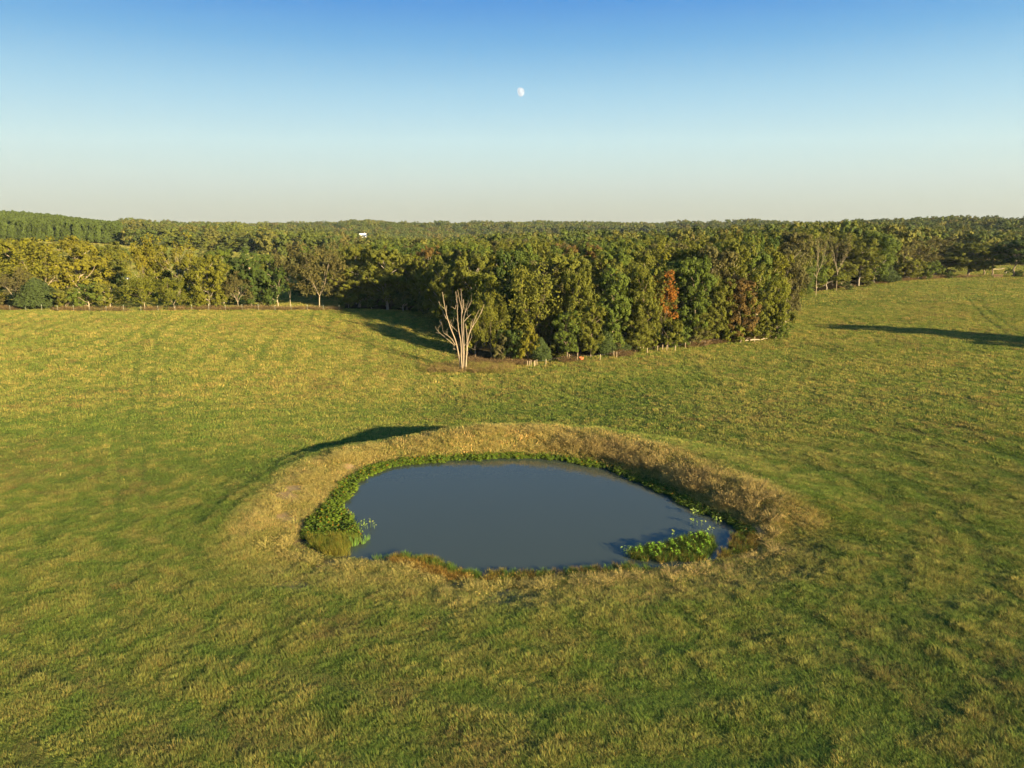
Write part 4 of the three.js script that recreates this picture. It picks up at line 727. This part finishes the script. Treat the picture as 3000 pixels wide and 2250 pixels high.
// ---------------------------------------------------------------- far things: poles, house, barns, car, cattle
{
  const poleM = std(rgb(0.55, 0.44, 0.28), 0.9);
  const grp = 'utility poles on the far field at left';
  for (const [px, py, t, arm, label] of [[254, 710, 692, 1, 'shortest utility pole, the leftmost, with a cross-arm before the pines'], [274, 704, 681, 0, 'plain pale pole second from the left before the pines'], [291, 703, 681, 1, 'pole with a cross-arm in the middle of the five'], [309, 697, 675, 1, 'tallest pole, set farther back than the others'], [317, 706, 694, 0, 'short yellowish pole at the right end of the five']]) {
    const p = spot(px, py), h = Math.max(3, topAt(p, px, t)), g = group('utility_pole', p, 0.2, label, 'pole', grp);
    part(g, 'pole', new THREE.CylinderGeometry(0.14, 0.2, h + 0.4, 8).translate(0, h / 2 - 0.2, 0), poleM);
    if (arm) { part(g, 'cross_arm', new THREE.BoxGeometry(2.2, 0.16, 0.16).translate(0, h - 0.5, 0.2), poleM); for (const x of [-0.95, 0.95]) part(g, 'insulator', new THREE.CylinderGeometry(0.06, 0.08, 0.22, 8).translate(x, h - 0.31, 0.2), std(rgb(0.5, 0.5, 0.48), 0.3)); }
  }
  const white = std(rgb(0.74, 0.74, 0.72), 0.7), roofM = std(rgb(0.72, 0.70, 0.66), 0.45), cream = std(rgb(0.74, 0.60, 0.36), 0.8), glassM = std(rgb(0.06, 0.07, 0.09), 0.15), tanM = std(rgb(0.6, 0.5, 0.36), 0.8);
  function gabled(g, w, l, eave, ridge, wallM, rM, name = 'wall') { // gable ends along x, ridge along z
    const s = new THREE.Shape(); s.moveTo(-w / 2, 0); s.lineTo(w / 2, 0); s.lineTo(w / 2, eave); s.lineTo(0, ridge); s.lineTo(-w / 2, eave); s.closePath();
    part(g, name, new THREE.ExtrudeGeometry(s, { depth: l, bevelEnabled: false }).translate(0, 0, -l / 2), wallM);
    const a = Math.atan2(ridge - eave, w / 2), L = (w / 2) / Math.cos(a) + 0.5;
    const rf = part(g, 'roof', mergeGeometries([1, -1].map((k) => new THREE.BoxGeometry(L, 0.18, l + 0.8).translate(k * (L / 2 - 0.08), 0, 0).rotateZ(-k * a).translate(0, ridge + 0.16, 0))), rM);
    return rf;
  }
  { // white farmhouse in the trees
    const d = 952, x = (1061 - 1500) / 2203 * d, p = V(x, height(x, -d), -d), y = 22 - 46 * d / FPX; p.y = y; // on its rise
    const g = group('farmhouse', p, -0.75, 'white gabled farmhouse with a pale roof among the distant trees', 'house'); g.scale.setScalar(0.95);
    const rf = gabled(g, 7.5, 10.5, 6.2, 10.4, white, roofM);
    part(rf, 'chimney', new THREE.BoxGeometry(0.7, 1.8, 0.7).translate(0.6, 10.9, -2.6), tanM);
    for (const [a, b] of [[-1.9, 1.6], [1.9, 1.6], [-1.9, 4.4], [1.9, 4.4]]) { const w = part(g, 'window', new THREE.BoxGeometry(1.1, 1.5, 0.12).translate(a, b, 5.28), white); part(w, 'pane', new THREE.BoxGeometry(0.9, 1.3, 0.06).translate(a, b, 5.35), glassM); }
    part(g, 'porch', mergeGeometries([new THREE.BoxGeometry(4.4, 2.8, 7).translate(5.95, 1.4, 1), new THREE.BoxGeometry(4.9, 0.2, 7.5).rotateZ(-0.2).translate(6.1, 3.1, 1)]), cream);
    part(g, 'foundation', new THREE.BoxGeometry(8, 4, 11).translate(0, -2.02, 0), tanM);
  }
  const small = (name, px, py, d, w, l, e, r, turn, wm, label) => { const x = (px - 1500) / 2203 * d, p = V(x, EYE + (660 - py) * d / FPX, -d), g = group(name, p, turn, label, 'building'); gabled(g, w, l, e, r, wm, roofM); part(g, 'door', new THREE.BoxGeometry(w * 0.3, e * 0.75, 0.14).translate(0, e * 0.375, l / 2 + 0.06), glassM); part(g, 'foundation', new THREE.BoxGeometry(w + 0.3, 6, l + 0.3).translate(0, -3.02, 0), tanM); return g; };
  small('outbuilding', 1086, 700, 962, 4, 5, 2.4, 4, 0.6, white, 'small grey-white outbuilding just right of the farmhouse');
  small('barn', 1178, 703, 900, 4.5, 7, 2, 3.2, 1.35, tanM, 'low cream barn roof among trees right of the farmhouse');
  small('shed', 923, 676, 1150, 3.5, 3.5, 1.8, 2.8, 0.6, cream, 'tiny yellow shed by the far clearing left of the farmhouse');
  small('tank_house', 360, 664, 1150, 2.6, 3.2, 4.6, 5.6, 0.5, white, 'tiny white building on the skyline at the end of the pine hill');
  { // the long house on the skyline
    const d = 1425, x = (881 - 1500) / 2203 * d, p = V(x, EYE - 8.5 * d / FPX, -d), g = group('long_house', p, 0.12, 'long cream building with a row of openings near the skyline', 'building'); g.scale.setScalar(0.72);
    part(g, 'wall', new THREE.BoxGeometry(25, 4.2, 8).translate(0, 2.1, 0), cream); part(g, 'roof', new THREE.BoxGeometry(26, 0.5, 9.4).translate(0, 4.46, 0), white);
    for (let i = 0; i < 6; i++) { const w = part(g, 'window', new THREE.BoxGeometry(1.9, 2.4, 0.14).translate(-9.5 + i * 3.8, 2.1, 4.06), white); part(w, 'pane', new THREE.BoxGeometry(1.6, 2.1, 0.08).translate(-9.5 + i * 3.8, 2.1, 4.12), glassM); }
    part(g, 'foundation', new THREE.BoxGeometry(25.4, 8, 8.4).translate(0, -4.02, 0), tanM);
  }
  { // a car in the shade under the trees
    const p = spot(362, 819), g = group('parked_car', p, 0.5, 'dark car parked in shade under the trees at left', 'car'), bm = std(rgb(0.045, 0.055, 0.075), 0.3, { metalness: 0.3 }), tyre = std(rgb(0.02, 0.02, 0.02), 0.9);
    const side = (pts, w) => { const s = new THREE.Shape(pts.map(([a, b]) => new THREE.Vector2(a, b))); return new THREE.ExtrudeGeometry(s, { depth: w, bevelEnabled: true, bevelSize: 0.06, bevelThickness: 0.06, bevelSegments: 2 }).translate(0, 0, -w / 2); };
    part(g, 'body', side([[-2.2, 0.35], [2.2, 0.35], [2.25, 0.8], [1.2, 0.98], [-2.1, 1.0]], 1.6), bm);
    part(g, 'cabin', side([[-1.9, 1.0], [0.9, 1.0], [0.2, 1.52], [-1.5, 1.55]], 1.36), bm);
    part(g, 'windscreen', new THREE.BoxGeometry(0.04, 0.68, 1.25).rotateZ(0.92).translate(0.63, 1.31, 0), std(rgb(0.3, 0.34, 0.38), 0.05));
    for (const k of [1, -1]) part(g, 'side_window', new THREE.BoxGeometry(1.7, 0.36, 0.03).translate(-0.65, 1.26, k * 0.76), std(rgb(0.05, 0.06, 0.07), 0.05));
    for (const [a, b] of [[-1.35, 0.8], [-1.35, -0.8], [1.35, 0.8], [1.35, -0.8]]) { const w = part(g, 'wheel', new THREE.CylinderGeometry(0.34, 0.34, 0.22, 20).rotateX(Math.PI / 2).translate(a, 0.34, b), tyre); part(w, 'rim', new THREE.CylinderGeometry(0.2, 0.2, 0.24, 14).rotateX(Math.PI / 2).translate(a, 0.34, b), std(rgb(0.5, 0.5, 0.52), 0.3, { metalness: 0.7 })); }
  }
  { // cattle on the far field
    const bones = [[[-0.75, 1.05, 0], [0.65, 1.1, 0], 0.42, 0.40], [[0.65, 1.15, 0], [1.15, 0.85, 0], 0.26, 0.17], [[1.15, 0.85, 0], [1.5, 0.45, 0], 0.16, 0.10],
      [[0.6, 0.9, 0.24], [0.62, 0.5, 0.26], 0.15, 0.09], [[0.62, 0.5, 0.26], [0.6, 0.05, 0.26], 0.09, 0.07], [[0.6, 0.9, -0.24], [0.55, 0.5, -0.26], 0.15, 0.09], [[0.55, 0.5, -0.26], [0.57, 0.05, -0.26], 0.09, 0.07],
      [[-0.7, 1.0, 0.22], [-0.6, 0.62, 0.26], 0.22, 0.11], [[-0.6, 0.62, 0.26], [-0.78, 0.45, 0.26], 0.1, 0.09], [[-0.78, 0.45, 0.26], [-0.74, 0.05, 0.26], 0.08, 0.07],
      [[-0.7, 1.0, -0.22], [-0.6, 0.62, -0.26], 0.22, 0.11], [[-0.6, 0.62, -0.26], [-0.78, 0.45, -0.26], 0.1, 0.09], [[-0.78, 0.45, -0.26], [-0.74, 0.05, -0.26], 0.08, 0.07], [[-1.12, 1.25, 0], [-1.22, 0.5, 0], 0.06, 0.05], [[1.08, 1.02, 0.1], [1.02, 1.06, 0.3], 0.06, 0.04], [[1.08, 1.02, -0.1], [1.02, 1.06, -0.3], 0.06, 0.04]];
    const N = 56, mc = new MarchingCubes(N, new THREE.MeshBasicMaterial(), false, false, 60000); mc.isolation = 0; const S = 1.75;
    for (let k = 0; k < N; k++) for (let j = 0; j < N; j++) for (let i = 0; i < N; i++) {
      const x = (i / N * 2 - 1) * S, y = (j / N * 2 - 1) * S + 0.9, z = (k / N * 2 - 1) * S; let s = 0;
      for (const [a, b, r0, r1] of bones) { const ex = b[0] - a[0], ey = b[1] - a[1], ez = b[2] - a[2], t = clamp(((x - a[0]) * ex + (y - a[1]) * ey + (z - a[2]) * ez) / (ex * ex + ey * ey + ez * ez), 0, 1); const q = Math.hypot(x - a[0] - ex * t, y - a[1] - ey * t, z - a[2] - ez * t) - lerp(r0, r1, t); s += Math.exp(-q * 18); }
      mc.field[k * N * N + j * N + i] = Math.log(s) / 18;
    }
    mc.update();
    const n = mc.count ?? mc.geometry.drawRange.count, g = new THREE.BufferGeometry(); g.setAttribute('position', new THREE.Float32BufferAttribute(Array.from(mc.positionArray.slice(0, n * 3)), 3)); g.setAttribute('normal', new THREE.Float32BufferAttribute(Array.from(mc.normalArray.slice(0, n * 3)), 3)); g.scale(S, S, S); g.translate(0, 0.9, 0);
    const hide = std(rgb(0.025, 0.018, 0.015), 0.8);
    for (const [px, py, turn, label] of [[571, 729, 0.3, 'dark cow grazing on the far field, leftmost of three'], [618, 727, 2.4, 'dark cow on the far field, between the other two'], [700, 728, 1.2, 'dark cow at the right end of the far field']]) { const p = spot(px, py), m = new THREE.Mesh(g, hide); m.position.copy(p); m.rotation.y = turn; add('cow', m, label, 'cow'); }
  }
}

// ---------------------------------------------------------------- the moon
{
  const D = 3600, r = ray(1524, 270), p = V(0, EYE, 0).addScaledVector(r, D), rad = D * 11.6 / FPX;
  const N = 128, data = new Uint8Array(N * N * 4);
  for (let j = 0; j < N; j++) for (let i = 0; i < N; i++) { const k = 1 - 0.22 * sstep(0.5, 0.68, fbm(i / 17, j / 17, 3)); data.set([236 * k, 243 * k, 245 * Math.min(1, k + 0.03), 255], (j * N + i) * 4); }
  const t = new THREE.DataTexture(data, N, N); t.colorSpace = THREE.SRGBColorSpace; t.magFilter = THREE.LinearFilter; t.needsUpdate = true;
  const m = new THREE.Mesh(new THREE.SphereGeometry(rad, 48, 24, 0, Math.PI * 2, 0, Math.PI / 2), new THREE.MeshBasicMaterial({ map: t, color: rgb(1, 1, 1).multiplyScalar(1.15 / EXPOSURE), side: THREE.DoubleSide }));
  // only its lit half is built and glows by itself, turned to the sun: seen from here it is three quarters full, tilted to the right
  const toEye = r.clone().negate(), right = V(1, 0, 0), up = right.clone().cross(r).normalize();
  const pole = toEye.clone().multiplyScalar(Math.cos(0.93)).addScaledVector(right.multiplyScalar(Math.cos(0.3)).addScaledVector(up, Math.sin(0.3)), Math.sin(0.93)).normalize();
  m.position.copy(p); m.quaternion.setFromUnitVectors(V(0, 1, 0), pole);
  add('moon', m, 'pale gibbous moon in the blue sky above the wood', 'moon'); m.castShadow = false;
}
renderer.render(scene, camera);
